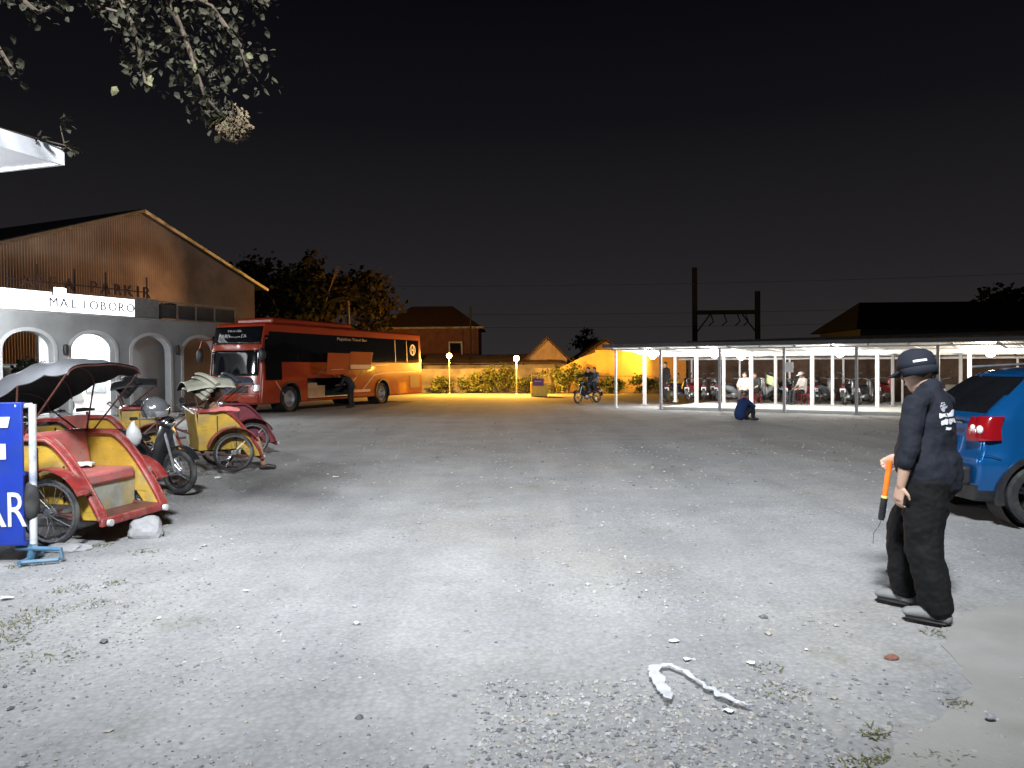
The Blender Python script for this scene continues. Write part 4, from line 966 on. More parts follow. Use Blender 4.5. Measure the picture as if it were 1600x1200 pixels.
# ---------------------------------------------------------------- touring bus: forward +X, left +Y
red_b = mat('bus_red_paint', (.44, .048, .016), .22, var=.08, scale=.7, coat=.8, dirt=(.34, .045, .02), dscale=.6, damt=.5)
pale = mat('pale_stripe', (.62, .40, .30), .35, var=.1)
BL, BW, BH = 13.0, 2.5, 3.42; ZB0 = .34
FC = dpt(402, 28.4); RC = dpt(661, 40.6); bdir = (FC - RC); bdir.z = 0; blen = bdir.length; bdir.normalize()
bl_left = Vector((-bdir.y, bdir.x, 0))
B_ORG = RC - bl_left * (BW / 2)
BMX = frame(B_ORG, bdir, bl_left)
def bx(px):   # position along the left side seen in pixel column px
    return on_line(px, RC, bdir)
BL = blen
def make_bus(label, full=True):
    t = thing('touring_bus', label, 'bus')
    def rake(z): return .12 * max(0, (z - .6)) ** 1.0 + .10 * max(0, z - 2.2) ** 2
    def front_x(y, z): return BL - rake(z) - .16 * (abs(y) / (BW / 2)) ** 3
    def rear_x(y, z): return .02 + .03 * max(0, z - 1.6) + .10 * (abs(y) / (BW / 2)) ** 4
    def side_y(z): return BW / 2 - .035 * max(0, z - 1.4)
    fw, rw_ = bx(453), bx(597); WR = .50
    bayA, bayB = bx(548) , bx(480)
    NX, NZ = 170, 36
    mb = MB()
    for sg in (-1, 1):
        def fn(u, v):
            z = ZB0 + (BH - ZB0) * v; y = sg * side_y(z); xr, xf = rear_x(y, z), front_x(y, z); return (xr + (xf - xr) * u, y, z)
        def skip(u, v):
            x, y, z = fn(u, v)
            for wx in (fw, rw_):
                if math.hypot(x - wx, z - .52) < .60: return True
            return sg > 0 and full and bayA < x < bayB and .46 < z < 1.30
        mb.grid(fn, NX, NZ, skip)
    mb.grid(lambda u, v: (front_x((u - .5) * 2 * side_y(ZB0 + (BH - ZB0) * v), ZB0 + (BH - ZB0) * v), (u - .5) * 2 * side_y(ZB0 + (BH - ZB0) * v), ZB0 + (BH - ZB0) * v), 16, NZ)
    mb.grid(lambda u, v: (rear_x((u - .5) * 2 * side_y(ZB0 + (BH - ZB0) * v), ZB0 + (BH - ZB0) * v), (u - .5) * 2 * side_y(ZB0 + (BH - ZB0) * v), ZB0 + (BH - ZB0) * v), 16, NZ)
    yt = side_y(BH)
    for zz, bulge in ((BH, .07), (ZB0, 0)):
        def fn(u, v):
            ys_ = (v - .5) * 2 * side_y(zz); xr, xf = rear_x(ys_, zz), front_x(ys_, zz)
            return (xr + (xf - xr) * u, ys_, zz + bulge * (1 - (abs(v - .5) * 2) ** 2.5) * min(1, 12 * u * (1 - u)))
        mb.grid(fn, NX, 16)
    me = mb.mesh('body', True, False)
    bm = bmesh.new(); bm.from_mesh(me); bmesh.ops.remove_doubles(bm, verts=bm.verts, dist=.004); bmesh.ops.recalc_face_normals(bm, faces=bm.faces); bm.to_mesh(me); bm.free()
    o = bpy.data.objects.new('body', me); COL.objects.link(o); o.parent = t; me.materials.append(red_b); smooth_angle(o, 50)
    q = o.modifiers.new('bevel', 'BEVEL'); q.width = .07; q.segments = 3; q.limit_method = 'ANGLE'; q.angle_limit = R(50)
    E = .012
    # windscreens (upper and lower glass with a red brow between)
    def fpatch(nm, m, y0, y1, z0, z1, eps=E, par=t, nu=18, nv=10):
        mb = MB(); mb.grid(lambda u, v: (front_x(y0 + (y1 - y0) * u, z0 + (z1 - z0) * v) + eps, y0 + (y1 - y0) * u, z0 + (z1 - z0) * v), nu, nv); o = mb.build(nm, m, par, fixn=False); o.data.shade_smooth(); s_ = o.modifiers.new('thickness', 'SOLIDIFY'); s_.thickness = .012; s_.offset = 0; return o
    fpatch('upper_windscreen', M_['glass'], -1.12, 1.12, 2.62, 3.28)
    fpatch('lower_windscreen', M_['glass'], -1.12, 1.12, 1.42, 2.38)
    fpatch('brow', red_b, -1.18, 1.18, 2.40, 2.60, .03)
    fpatch('grille', M_['black'], -.75, .75, .78, 1.02)
    fpatch('bumper', red_b, -1.2, 1.2, .40, .72, .04)
    for sg in (-1, 1):
        fpatch('headlight', M_['chrome'], sg * 1.16 - .17, sg * 1.16 + .04 if sg < 0 else 1.19, .82, 1.10)
        mb = MB(); mb.tube([(BL - .62, sg * 1.2, 2.85), (BL - .1, sg * 1.42, 2.75), (BL - .02, sg * 1.46, 2.45)], .035, 8); mb.build('mirror_arm', red_b, t, smooth=True)
        mb = MB(); mb.ball((BL - .02, sg * 1.46, 2.2), .28, 12, 8, (.38, .55, 1.0)); mb.build('mirror', M_['black'], t, smooth=True)
    text('route_lettering', 'PARIWISATA', .2, M_['white'], frame((front_x(.8, 2.86) + .06, -.80, 2.86), (0, 1, 0), (-.3, 0, 1)), t, width=1.3)
    text('route_lettering', 'TRAVEL', .11, M_['white'], frame((front_x(.4, 3.08) + .06, -.40, 3.08), (0, 1, 0), (-.34, 0, 1)), t, width=.7)
    # side glass: band with panes
    for sg in (-1, 1):
        z0, z1 = 1.98, 3.06
        def spatch(nm, m, x0, x1, za, zb_, eps, par=t, rise=0):
            mb = MB(); mb.grid(lambda u, v: (x0 + (x1 - x0) * u, sg * (side_y(za + (zb_ - za) * v) + eps), za + (zb_ - za) * v + rise * u * (1 - v)), 8, 6); o = mb.build(nm, m, par, fixn=False); s_ = o.modifiers.new('thickness', 'SOLIDIFY'); s_.thickness = .01; s_.offset = 0; return o
        xa = bx(655); xb = BL - .75
        band = spatch('window_band', M_['glass'], xa, xb, z0 - .04, z1 + .04, .012)
        cuts_ = [bx(653), bx(637), bx(619), bx(585), bx(555), bx(523), bx(495), bx(468), bx(447)]
        for a, b_ in zip(cuts_[:-1], cuts_[1:]):
            spatch('side_window', M_['glass'], a + .018, b_ - .018, z0, z1, .024)
        spatch('door_window', M_['glass'], bx(440), BL - .45, 1.25, 2.95, .022)
        for a in (bx(636), bx(618)): spatch('pillar_trim', pale, a - .025, a + .025, z0, z1, .032)
        # pale swooshes
        for pts in ([(bx(549), .62), (bx(565), .66), (bx(576), 1.05), (bx(584), 1.35), (bx(600), 1.46), (bx(650), 1.50)], [(bx(549), 1.05), (bx(562), 1.45), (bx(574), 1.72), (bx(590), 1.82), (bx(608), 1.84)], [(bx(430), 1.2), (bx(440), .8), (bx(447), .5)]):
            mb = MB(); pp = [(x, sg * (side_y(z) + .006), z) for x, z in pts]; mb._band(pp, .008, .05, (0, 1, 0)); mb.build('stripe', pale, t)
        spatch('sill_stripe', pale, bx(578), bx(550), .60, .72, .006)
        spatch('engine_grille', mat('bus_grille', (.12, .02, .012), .6), bx(655), bx(640), .66, 1.30, .01)
        for wx in (fw, rw_):
            mb = MB(); pts = [(wx + .62 * math.cos(a), sg * (BW / 2 + .0), .52 + .62 * math.sin(a)) for a in [R(-17 + 214 * i / 20) for i in range(21)]]
            mb._band(pts, .10, .05, (0, 1, 0)); mb.build('wheel_arch', M_['black'], t)
            mb = MB(); mb.lathe([(.61, 0), (.61, -.5), (.001, -.5)], 24, axis='Y')
            vs_ = [(x + wx, sg * (BW / 2 + y) if True else y, z + .52) for x, y, z in mb.v]; mb.v = vs_; mb.build('wheel_well', tarp_in, t)
            wheel(t, (wx, sg * (BW / 2 - .16), WR), WR, .28, 'disc', rim=mat('grey_steel_rim', (.42, .41, .40), .45, .4, var=.15), out=sg)
    # roof pod
    x0, x1 = bx(562), bx(440)
    mb = MB(); mb.box(((x0 + x1) / 2, 0, BH + .13), (x1 - x0, 1.75, .26)); mb.build('roof_unit', red_b, t, bevel=.09, seg=3)
    # rear lights
    for sg in (-1, 1):
        mb = MB(); mb.box((.05, sg * 1.0, 1.5), (.06, .16, .5)); mb.build('tail_light', mat('tail_red', (.4, .01, .01), .2), t, bevel=.01)
    mb = MB(); mb.grid(lambda u, v: (rear_x((u - .5) * 1.8, 2.3 + .8 * v) - .012, (u - .5) * 1.8, 2.3 + .8 * v), 10, 6); mb.build('rear_window', M_['glass'], t, fixn=False)
    # emblem on the last pane: ring with a waisted bar, and lettering
    xe = (bx(652) + bx(638)) / 2; ye = side_y(2.6) + .038
    mb = MB(); mb.lathe([(.21, -.006), (.29, -.006), (.29, .006), (.21, .006)], 28, (0, 0, 0), 'Y', closed=True)
    mb.v = [(x * 1.05 + xe, y + ye, z + 2.60) for x, y, z in mb.v]
    for sg in (-1, 1): mb._band([(xe + sg * .10, ye, 2.42), (xe + sg * .10, ye, 2.78)], .012, .07, (0, 1, 0))
    mb._band([(xe - .1, ye, 2.6), (xe + .1, ye, 2.6)], .012, .08, (0, 1, 0)); mb.build('emblem', M_['white'], t)
    text('emblem_lettering', 'HINO', .15, M_['white'], frame((xe + .28, ye, 2.16), (-1, 0, 0), (0, 0, 1)), t, width=.56, bold=.004)
    xt = bx(528); text('window_lettering', 'Pegatikan Travel Bus', .17, mat('grey_lettering', (.35, .33, .32), .5), frame((xt, side_y(2.98) + .034, 2.90), (-1, 0, 0), (0, 0, 1)), t, width=xt - bx(574))
    if full:
        # open luggage bay with goods and two raised flaps
        yb = BW / 2
        mb = MB(); x0, x1 = bayA, bayB
        for a, b_ in (((x0, yb - .03, .46), None),): pass
        dm = mat('bay_lining', (.03, .03, .032), .8)
        mb.add([(x0, yb, .46), (x1, yb, .46), (x1, yb - 1.9, .46), (x0, yb - 1.9, .46), (x0, yb, 1.30), (x1, yb, 1.30), (x1, yb - 1.9, 1.30), (x0, yb - 1.9, 1.30)], [(0, 1, 2, 3), (4, 5, 6, 7), (0, 3, 7, 4), (1, 2, 6, 5), (3, 2, 6, 7)])
        mb.build('luggage_bay', dm, t)
        mb = MB(); mb.box(((x0 + x1) / 2, yb + .01, .50), (x1 - x0, .05, .05)); mb.build('bay_sill', M_['steel'], t)
        for (pa_, pb_, zlo, zhi) in ((560, 525, 1.62, 2.50), (524, 489, 1.42, 2.42)):
            a, b_ = bx(pa_), bx(pb_); mb = MB()
            mb.add([(a, yb + .72, zhi - .1), (b_, yb + .72, zhi - .1), (b_, yb + .62, zlo), (a, yb + .62, zlo)], [(0, 1, 2, 3)])
            o = mb.build('luggage_flap', red_b, t); s_ = o.modifiers.new('thickness', 'SOLIDIFY'); s_.thickness = .04
            b__ = o.modifiers.new('bevel', 'BEVEL'); b__.width = .012; b__.segments = 2
            mb = MB(); mb.box(((a + b_) / 2, yb + .70, zlo + .12), ((b_ - a) * .96, .03, .18)) if pa_ == 560 else mb.tube([(a + .4, yb + .70, zlo + .22), (b_ - .3, yb + .69, zlo + .2)], .012, 6)
            mb.build('flap_stripe', pale, o)
            for x in (a + .1, b_ - .1): mb = MB(); mb.tube([(x, yb - .02, 1.27), (x, yb + .64, zlo + .3)], .018, 6); mb.build('flap_arm', M_['steel'], o)
    return t
bus = make_bus('red-orange touring bus with raised luggage flaps, parked behind the pedicabs'); bus.matrix_world = BMX
# goods in the bay
card = mat('cardboard', (.42, .27, .15), .85, var=.15, scale=3)
for i, (px, w_, h, l_) in enumerate(((492, .75, .62, 'large cardboard carton at the left of the open bus luggage bay'), (506, .6, .5, 'smaller cardboard carton in the middle of the bus luggage bay'))):
    p = BMX @ Vector((bx(px), BW / 2 - .42, .46))
    t = thing('carton', l_, 'box', p, math.atan2(bdir.y, bdir.x), 'cartons in the bus')
    mb = MB(); mb.box((0, 0, h / 2 + .002), (w_, .5, h)); mb.build('box', card, t, bevel=.008)
    mb = MB(); mb.box((0, 0, h + .004), (w_, .06, .004)); mb.build('tape', M_['white'], t)
# second bus glimpsed through the last arch
b2_ = make_bus('dark red bus seen only through the last arch of the wall', False)
p = WM @ Vector((soff(318, 2.4), 2.4, 0)); b2_.matrix_world = frame(p, -WN, -WD) @ Matrix.Translation((-BL, 0, 0))

# ---------------------------------------------------------------- blue hatchback: forward +X, rear at x=0
blue = mat('metallic_blue_paint', (.005, .10, .31), .22, .5, var=.05, scale=1, coat=1.0)
def interp(tab, x):
    for (a, va), (b_, vb) in zip(tab[:-1], tab[1:]):
        if x <= b_:
            k = max(0, min(1, (x - a) / (b_ - a))); k2 = k * k * (3 - 2 * k); k = .5 * k + .5 * k2
            return tuple(p + (q - p) * k for p, q in zip(va, vb))
    return tab[-1][1]
def hatchback(label, loc, rz):
    t = thing('hatchback', label, 'car', loc, rz)
    # station: half width at sill, waist; belt z, belt half width; roof-edge z and half width; roof z
    tab = [(0.0, (.70, .78, 1.06, .74, 1.42, .56, 1.475)), (.25, (.78, .835, 1.06, .78, 1.45, .58, 1.51)), (.8, (.80, .84, 1.04, .80, 1.475, .60, 1.54)), (1.7, (.80, .84, 1.00, .80, 1.485, .61, 1.55)),
           (2.30, (.80, .84, .96, .80, 1.44, .60, 1.51)), (2.85, (.80, .84, .94, .79, 1.04, .66, 1.06)), (3.45, (.78, .82, .86, .74, .89, .60, .915)), (3.7, (.68, .72, .70, .62, .74, .50, .76))]
    zb = .22; L = 3.7
    def ring(x):
        ws_, ww, zbelt, wb, zre, wre, zr = interp(tab, x)
        pts = [(0, zb), (ws_ * .9, zb), (ws_, zb + .07), (ws_ + .02, .34), (ww - .005, .50), (ww, .62), (ww - .02, .74), (wb + .012, zbelt - .06), (wb, zbelt), (wb * .72 + wre * .28, zbelt * .68 + zre * .32), (wb * .32 + wre * .68, zbelt * .28 + zre * .72), (wre, zre), (wre - .06, zre + (zr - zre) * .6), (wre * .6, zr), (0, zr + .012)]
        return pts
    NR = 15; SUB = 3
    def dense(p):
        out = []
        for i in range(len(p) - 1):
            p0, p1, p2, p3 = p[max(0, i - 1)], p[i], p[i + 1], p[min(len(p) - 1, i + 2)]
            for k in range(SUB):
                s = k / SUB; f = lambda a, b_, c, d: .5 * ((2 * b_) + (-a + c) * s + (2 * a - 5 * b_ + 4 * c - d) * s * s + (-a + 3 * b_ - 3 * c + d) * s ** 3)
                # tame overshoot
                lin = (p1[0] + (p2[0] - p1[0]) * s, p1[1] + (p2[1] - p1[1]) * s); cub = (f(p0[0], p1[0], p2[0], p3[0]), f(p0[1], p1[1], p2[1], p3[1]))
                out.append(tuple(.35 * a + .65 * b_ for a, b_ in zip(lin, cub)))
        out.append(p[-1]); return out
    def rearx(z):   # tailgate profile
        pr = [(.2, .05), (.42, 0.0), (.64, .0), (.72, .04), (1.05, .10), (1.12, .15), (1.46, .60), (1.60, .66)]
        for (a, va), (b_, vb) in zip(pr[:-1], pr[1:]):
            if z <= b_: k = max(0, (z - a) / (b_ - a)); return va + (vb - va) * k
        return pr[-1][1]
    NXS = 150; RA, FA, WR = .58, 2.98, .30
    rows = []
    for i in range(NXS + 1):
        x = L * i / NXS; r = dense(ring(x)); fade = max(0, 1 - x / 1.1) ** 1.3
        rows.append([(x + rearx(z) * fade + .055 * fade * (abs(y) / .8) ** 3, y, z) for y, z in r])
    nr = len(rows[0])
    parts = {'body': MB(), 'side_window': MB(), 'sill': MB()}
    b_lo, b_hi = 8 * SUB, 11 * SUB
    for sg in (-1, 1):
        for i in range(NXS):
            for j in range(nr - 1):
                q = [rows[i][j], rows[i + 1][j], rows[i + 1][j + 1], rows[i][j + 1]]
                cx = sum(p[0] for p in q) / 4; cz = sum(p[2] for p in q) / 4; cy = sum(p[1] for p in q) / 4
                if cy > .4 and any(math.hypot(cx - wx, cz - .30) < .355 for wx in (RA, FA)): continue
                key = 'body'
                zq = cz - 1.04
                if b_lo < j < b_hi - 1 and 1.02 + (cz - 1.0) * .3 < cx < 2.72 - (cz - .95) * 1.0 and not (1.60 < cx < 1.68): key = 'side_window'
                if cz < .33: key = 'sill'
                parts[key].add([(p[0], p[1] * sg, p[2]) for p in q], [(0, 1, 2, 3)])
    # rear cap and front cap
    for row_, key in ((rows[0], 'r'), (rows[-1], 'f')):
        ny_ = 24
        for j in range(nr - 1):
            for k in range(ny_):
                def pt(jj, kk):
                    x, y, z = row_[jj]; v = -1 + 2 * kk / ny_; b_ = (.05 if key == 'r' else -.10) * (1 - v * v) * (y / .8)
                    return (x - b_ - (.055 * 0 if key == 'r' else 0), y * v, z)
                q = [pt(j, k), pt(j, k + 1), pt(j + 1, k + 1), pt(j + 1, k)]
                z = sum(p[2] for p in q) / 4; y = sum(p[1] for p in q) / 4; kk_ = 'body'
                if key == 'r' and 1.09 < z < 1.455 and abs(y) < .66 - (z - 1.09) * .25: kk_ = 'rear_window'
                if key == 'r' and z < .40: kk_ = 'sill'
                parts.setdefault(kk_, MB()).add(q, [(0, 1, 2, 3)])
    mm = {'body': blue, 'side_window': M_['glass'], 'rear_window': M_['glass'], 'sill': M_['black']}
    for k_, mb in parts.items():
        me = mb.mesh(k_, True, False); bm = bmesh.new(); bm.from_mesh(me); bmesh.ops.remove_doubles(bm, verts=bm.verts, dist=.0015); bmesh.ops.recalc_face_normals(bm, faces=bm.faces); bm.to_mesh(me); bm.free()
        o = bpy.data.objects.new(k_, me); COL.objects.link(o); o.parent = t; me.materials.append(mm[k_]); me.shade_smooth()
    # windscreen
    mb = MB(); mb.grid(lambda u, v: (2.36 + .50 * v, (u - .5) * 2 * (.55 + .10 * v), 1.512 - .435 * v + .025 * math.sin(math.pi * v) + .03 * (1 - (2 * u - 1) ** 2) * (1 - v)), 12, 8); o = mb.build('windscreen', M_['glass'], t, fixn=False); o.data.shade_smooth(); s_ = o.modifiers.new('thickness', 'SOLIDIFY'); s_.thickness = .012
    for sg in (-1, 1):
        for wx in (RA, FA):
            mb = MB(); mb._band([(wx + .375 * math.cos(a), sg * .818, .30 + .375 * math.sin(a)) for a in [R(-14 + 208 * i / 22) for i in range(23)]], .075, .055, (0, 1, 0)); mb.build('wheel_arch', M_['black'], t, smooth=True)
            mb = MB(); mb.lathe([(.36, 0), (.36, -.30), (.001, -.30)], 24, axis='Y'); mb.v = [(x + wx, sg * (.80 + y), z + .30) for x, y, z in mb.v]; mb.build('wheel_well', tarp_in, t)
            wheel(t, (wx, sg * .735, .30), .30, .18, 'alloy', rim=mat('black_alloy', (.03, .03, .032), .3, .6), out=sg)
        # tail light: red lens wrapping the corner, with two clear lamps
        tl = mat('tail_lens', (.22, .004, .008), .12, var=.1, coat=.8)
        def tail(u, v):
            z = .82 + .23 * v; y = .50 + .30 * u + (.02 if u < .5 else 0); a = max(0, u - .55) / .45
            return (rearx(z) - .028 + .05 * u + .15 * a ** 1.6 - (.02 * math.sin(math.pi * v)), sg * (.60 + .205 * min(1, u / .8) - .03 * v * (u > .3) + .0), z + (.02 * u))
        mb = MB(); mb.grid(tail, 14, 8); o = mb.build('tail_light', tl, t, fixn=False); o.data.shade_smooth(); s_ = o.modifiers.new('thickness', 'SOLIDIFY'); s_.thickness = .05; s_.offset = 0; bv = o.modifiers.new('bevel', 'BEVEL'); bv.width = .01; bv.segments = 2; bv.limit_method = 'ANGLE'
        for u, v, r in ((.22, .58, .038), (.62, .48, .05)):
            p = tail(u, v); mb = MB(); mb.ball((p[0] - .018, p[1] + sg * .022, p[2]), r, 12, 7, (.55, .9, .85)); mb.build('clear_lamp', mat('clear_lamp_lens', (.75, .72, .7), .15), o, smooth=True)
        # slits in the rear pillar: raised bars, groove shade put in as darker blue
        for k in range(3):
            x = .66 + .085 * k; z = 1.13 + .012 * k
            pts = []
            for i in range(7):
                zz = z + .075 - .15 * i / 6; xx = x - .05 + .10 * i / 6
                yy = .0
                ws_, ww, zbelt, wb, zre, wre, zr = interp(tab, xx)
                kf = (zz - zbelt) / (zre - zbelt); yy = wb + (wre - wb) * kf
                pts.append((xx, sg * (yy + .006), zz))
            mb = MB(); mb.tube(pts, [.004] + [.011] * 5 + [.004], 6); mb.build('pillar_slit', mat('slit_blue', (.006, .06, .2), .3, .5), t, smooth=True)
        mb = MB(); mb.box((2.55, sg * .90, 1.02), (.12, .18, .12)); mb.build('door_mirror', blue, t, bevel=.03, seg=3)
        for x in (1.05, 1.85): mb = MB(); mb.tube([(x, sg * .855, .82), (x + .17, sg * .855, .825)], .014, 8); mb.build('door_handle', blue, t, smooth=True)
        mb = MB(); mb.ball((3.60, sg * .55, .72), .12, 12, 7, (.5, 1, .7)); mb.build('headlight', M_['chrome'], t, smooth=True)
        mb = MB(); mb.tube([(.62, sg * .55, 1.555), (1.4, sg * .57, 1.59), (2.2, sg * .55, 1.555)], .014, 8); mb.build('roof_rail', M_['steel'], t, smooth=True)
    for sg in (-1, 1):
        def sy(x, z):
            ws_, ww, zbelt, wb, zre, wre, zr = interp(tab, x); return ww + .004 if z < .72 else ww + (wb - ww) * (z - .66) / (zbelt - .66) + .006
        for nm, pts in (('bumper_seam', [(.06, .70), (.14, .69), (.22, .66)]), ('door_seam', [(1.02, .36), (1.0, .6), (1.02, .8), (1.06, .98)]), ('door_seam', [(1.66, .36), (1.66, .98)])):
            mb = MB(); mb.tube([(x, sg * sy(x, z), z) for x, z in pts], .0045, 5); mb.build(nm, M_['black'], t)
    mb = MB(); mb.lathe([(.001, 0), (.075, 0), (.078, -.004)], 20, (.80, -.842, .86), 'Y'); mb.build('fuel_flap', mat('slit_blue', (.006, .06, .2), .3, .5), t, smooth=True)
    mb = MB(); mb.box((-.045, 0, .80), (.012, .46, .135), ry=R(6)); pl = mb.build('number_plate', M_['white'], t)
    for z in (.83, .79): mb = MB(); mb.box((-.053, 0, z), (.003, .36, .018)); mb.build('plate_print', M_['black'], pl)
    mb = MB(); mb.box((-.03, 0, .48), (.12, 1.35, .20)); mb.build('bumper_insert', M_['black'], t, bevel=.04, seg=3)
    mb = MB(); mb.tube([(.03, -.5, 1.0), (.0, 0, 1.005), (.03, .5, 1.0)], .016, 8); mb.build('boot_trim', M_['chrome'], t, smooth=True)
    return t
ca = R(-5); cw = G(1625, 824)
cl = Vector((cw.x, cw.y, 0)) - Matrix.Rotation(ca, 3, 'Z') @ Vector((.58, -.735 - .09, 0))
car = hatchback('metallic blue hatchback at the right edge, seen from its rear corner', tuple(cl), ca)

# parked motorcycles under the shelter
cols = ['black', 'red', 'black', 'grey', 'blue', 'white', 'black', 'red', 'grey', 'black', 'black', 'grey', 'grey', 'blue', 'red', 'black', 'black', 'red']
where = ['leftmost under the shelter, by the yellow wall', 'beside the leftmost scooter under the shelter', 'left of the second shaded shelter post', 'just right of the second shaded shelter post', 'below the low-hung bulb', 'right of the person in black under the shelter',
         'under the notice board', 'beside the man with the white cap', 'midway between the notice board and the next shaded post', 'left of the fourth shaded shelter post', 'right of the fourth shaded shelter post', 'farthest right, beyond the walking man', 'behind the leftmost grey scooter row, near the third white post', 'half hidden behind the person in pale pink', 'between the low bulb and the notice board', 'just left of the notice board', 'right of the white-capped man, behind a white post', 'next to the walking man\'s cap, under the shelter']
for i, px in enumerate((1062, 1082, 1100, 1146, 1164, 1200, 1234, 1262, 1290, 1326, 1352, 1470, 1115, 1172, 1188, 1218, 1276, 1385)):
    off_ = 4.6 + .35 * (i % 3) if i < 12 else 6.9; p = SM @ Vector((row(px, off_), off_, SLAB + .002)); nm = {'black': 'black', 'red': 'red', 'grey': 'grey', 'blue': 'blue', 'white': 'white'}[cols[i]]
    motorcycle(f'{nm} parked motorcycle {where[i]}', tuple(p), math.atan2(SN.y, SN.x) + R((-14, 8, 22, -30, 12, 165, 6, 30, -10, 0, -6, 12, 20, -12, 4, 170, 16, -8)[i]), cols[i], 'motorcycles under the shelter')
# ---------------------------------------------------------------- people: forward +X, left +Y
def fabric(name, col, rough=.85): return mat(name, col, rough, var=.15, scale=5, bump=.15, bscale=45, spec=.25)
skin = mat('skin_tan', (.36, .20, .13), .55, var=.12, scale=9)
hairm = mat('black_hair', (.012, .011, .011), .5, var=.3)
def remesh(o, vox, it=4, disp=0.0, dscale=.12):
    q = o.modifiers.new('remesh', 'REMESH'); q.mode = 'VOXEL'; q.voxel_size = vox; q.use_smooth_shade = True
    q = o.modifiers.new('smooth', 'SMOOTH'); q.iterations = it; q.factor = .5
    if disp:
        tx = bpy.data.textures.new('cloth_folds', 'CLOUDS'); tx.noise_scale = dscale; tx.noise_depth = 3
        q = o.modifiers.new('folds', 'DISPLACE'); q.texture = tx; q.strength = disp; q.mid_level = .5; q.texture_coords = 'LOCAL'
    return o
def V(*a): return Vector(a)
STAND = dict(pelvis=V(0, 0, .93), waist=V(.01, 0, 1.08), chest=V(0, 0, 1.28), neck=V(-.02, 0, 1.45), head=V(.03, 0, 1.605), yaw=0, pitch=0,
             shL=V(-.01, .185, 1.39), elL=V(-.03, .25, 1.12), wrL=V(.06, .26, .88), hdL=V(.15, -.1, -1),
             shR=V(-.01, -.185, 1.39), elR=V(-.03, -.25, 1.12), wrR=V(.06, -.26, .88), hdR=V(.15, .1, -1),
             hipL=V(0, .09, .90), knL=V(.03, .10, .49), anL=V(-.02, .10, .085), toL=V(.17, .13, .035),
             hipR=V(0, -.09, .90), knR=V(.03, -.10, .49), anR=V(-.02, -.10, .085), toR=V(.17, -.13, .035))
def hand(mb, w_, d, pn, side, curl=.5, r=.009, s=1.0):
    """wrist point, pointing direction, palm normal, side vector towards the thumb"""
    d = Vector(d).normalized(); pn = Vector(pn); pn = (pn - d * pn.dot(d)).normalized(); th = d.cross(pn) * side
    palm = w_ + d * .045 * s
    mb.limb([w_ - d * .01, w_ + d * .03 * s, w_ + d * .085 * s], [.022 * s, .036 * s, .038 * s], 10, th, [.019 * s, .017 * s, .014 * s])
    for k, (off, ln) in enumerate(((.028, .070), (.010, .078), (-.009, .072), (-.026, .056))):
        b_ = w_ + d * .085 * s + th * off * s; pts = [b_]; dd = d.copy()
        for seg in range(3):
            ax = pn.cross(d); ang = curl * (.5 + .4 * seg); dd = (d * math.cos(ang * (seg + 1) * .75) + pn * math.sin(ang * (seg + 1) * .75)).normalized()
            pts.append(pts[-1] + dd * ln * s * (.44, .32, .24)[seg])
        mb.limb(pts, [r * s, r * .95 * s, r * .9 * s, r * .75 * s], 8)
    t0 = w_ + d * .02 * s + th * .026 * s; t1 = t0 + (d * .6 + th * .7 + pn * .25).normalized() * .04 * s; t2 = t1 + (d * .85 + th * .15 + pn * .4).normalized() * .032 * s
    mb.limb([t0, t1, t2], [r * 1.35 * s, r * 1.15 * s, r * .85 * s], 8)
def head_mesh(mb, J, s=1.0):
    M = Matrix.Translation(J['head']) @ Matrix.Rotation(J['yaw'], 4, 'Z') @ Matrix.Rotation(J['pitch'], 4, 'Y')
    old = mb.M; mb.M = M
    zs = [(-.128, .020, .018, .055), (-.118, .040, .034, .045), (-.09, .062, .050, .028), (-.05, .084, .064, .010), (0, .096, .073, 0), (.05, .101, .078, -.006), (.085, .090, .071, -.008), (.108, .062, .05, -.01), (.12, .02, .018, -.01)]
    mb.tube([(x, 0, z) for z, a, b_, x in zs], [a for z, a, b_, x in zs], 16, (1, 0, 0), True, [b_ for z, a, b_, x in zs])
    mb.limb([(.088, 0, .015), (.112, 0, -.025), (.100, 0, -.038)], [.009, .014, .012], 8)          # nose
    mb.limb([(.082, -.022, -.072), (.094, 0, -.07), (.082, .022, -.072)], [.008, .011, .008], 8)    # lips
    mb.limb([(.083, -.045, .028), (.096, 0, .03), (.083, .045, .028)], [.010, .011, .010], 8)       # brow
    for sg in (-1, 1):
        mb.limb([(-.008, sg * .076, .022), (-.012, sg * .084, 0), (-.002, sg * .076, -.026)], [.012, .014, .009], 8, None, [.016, .018, .011])
    mb.M = old; return M
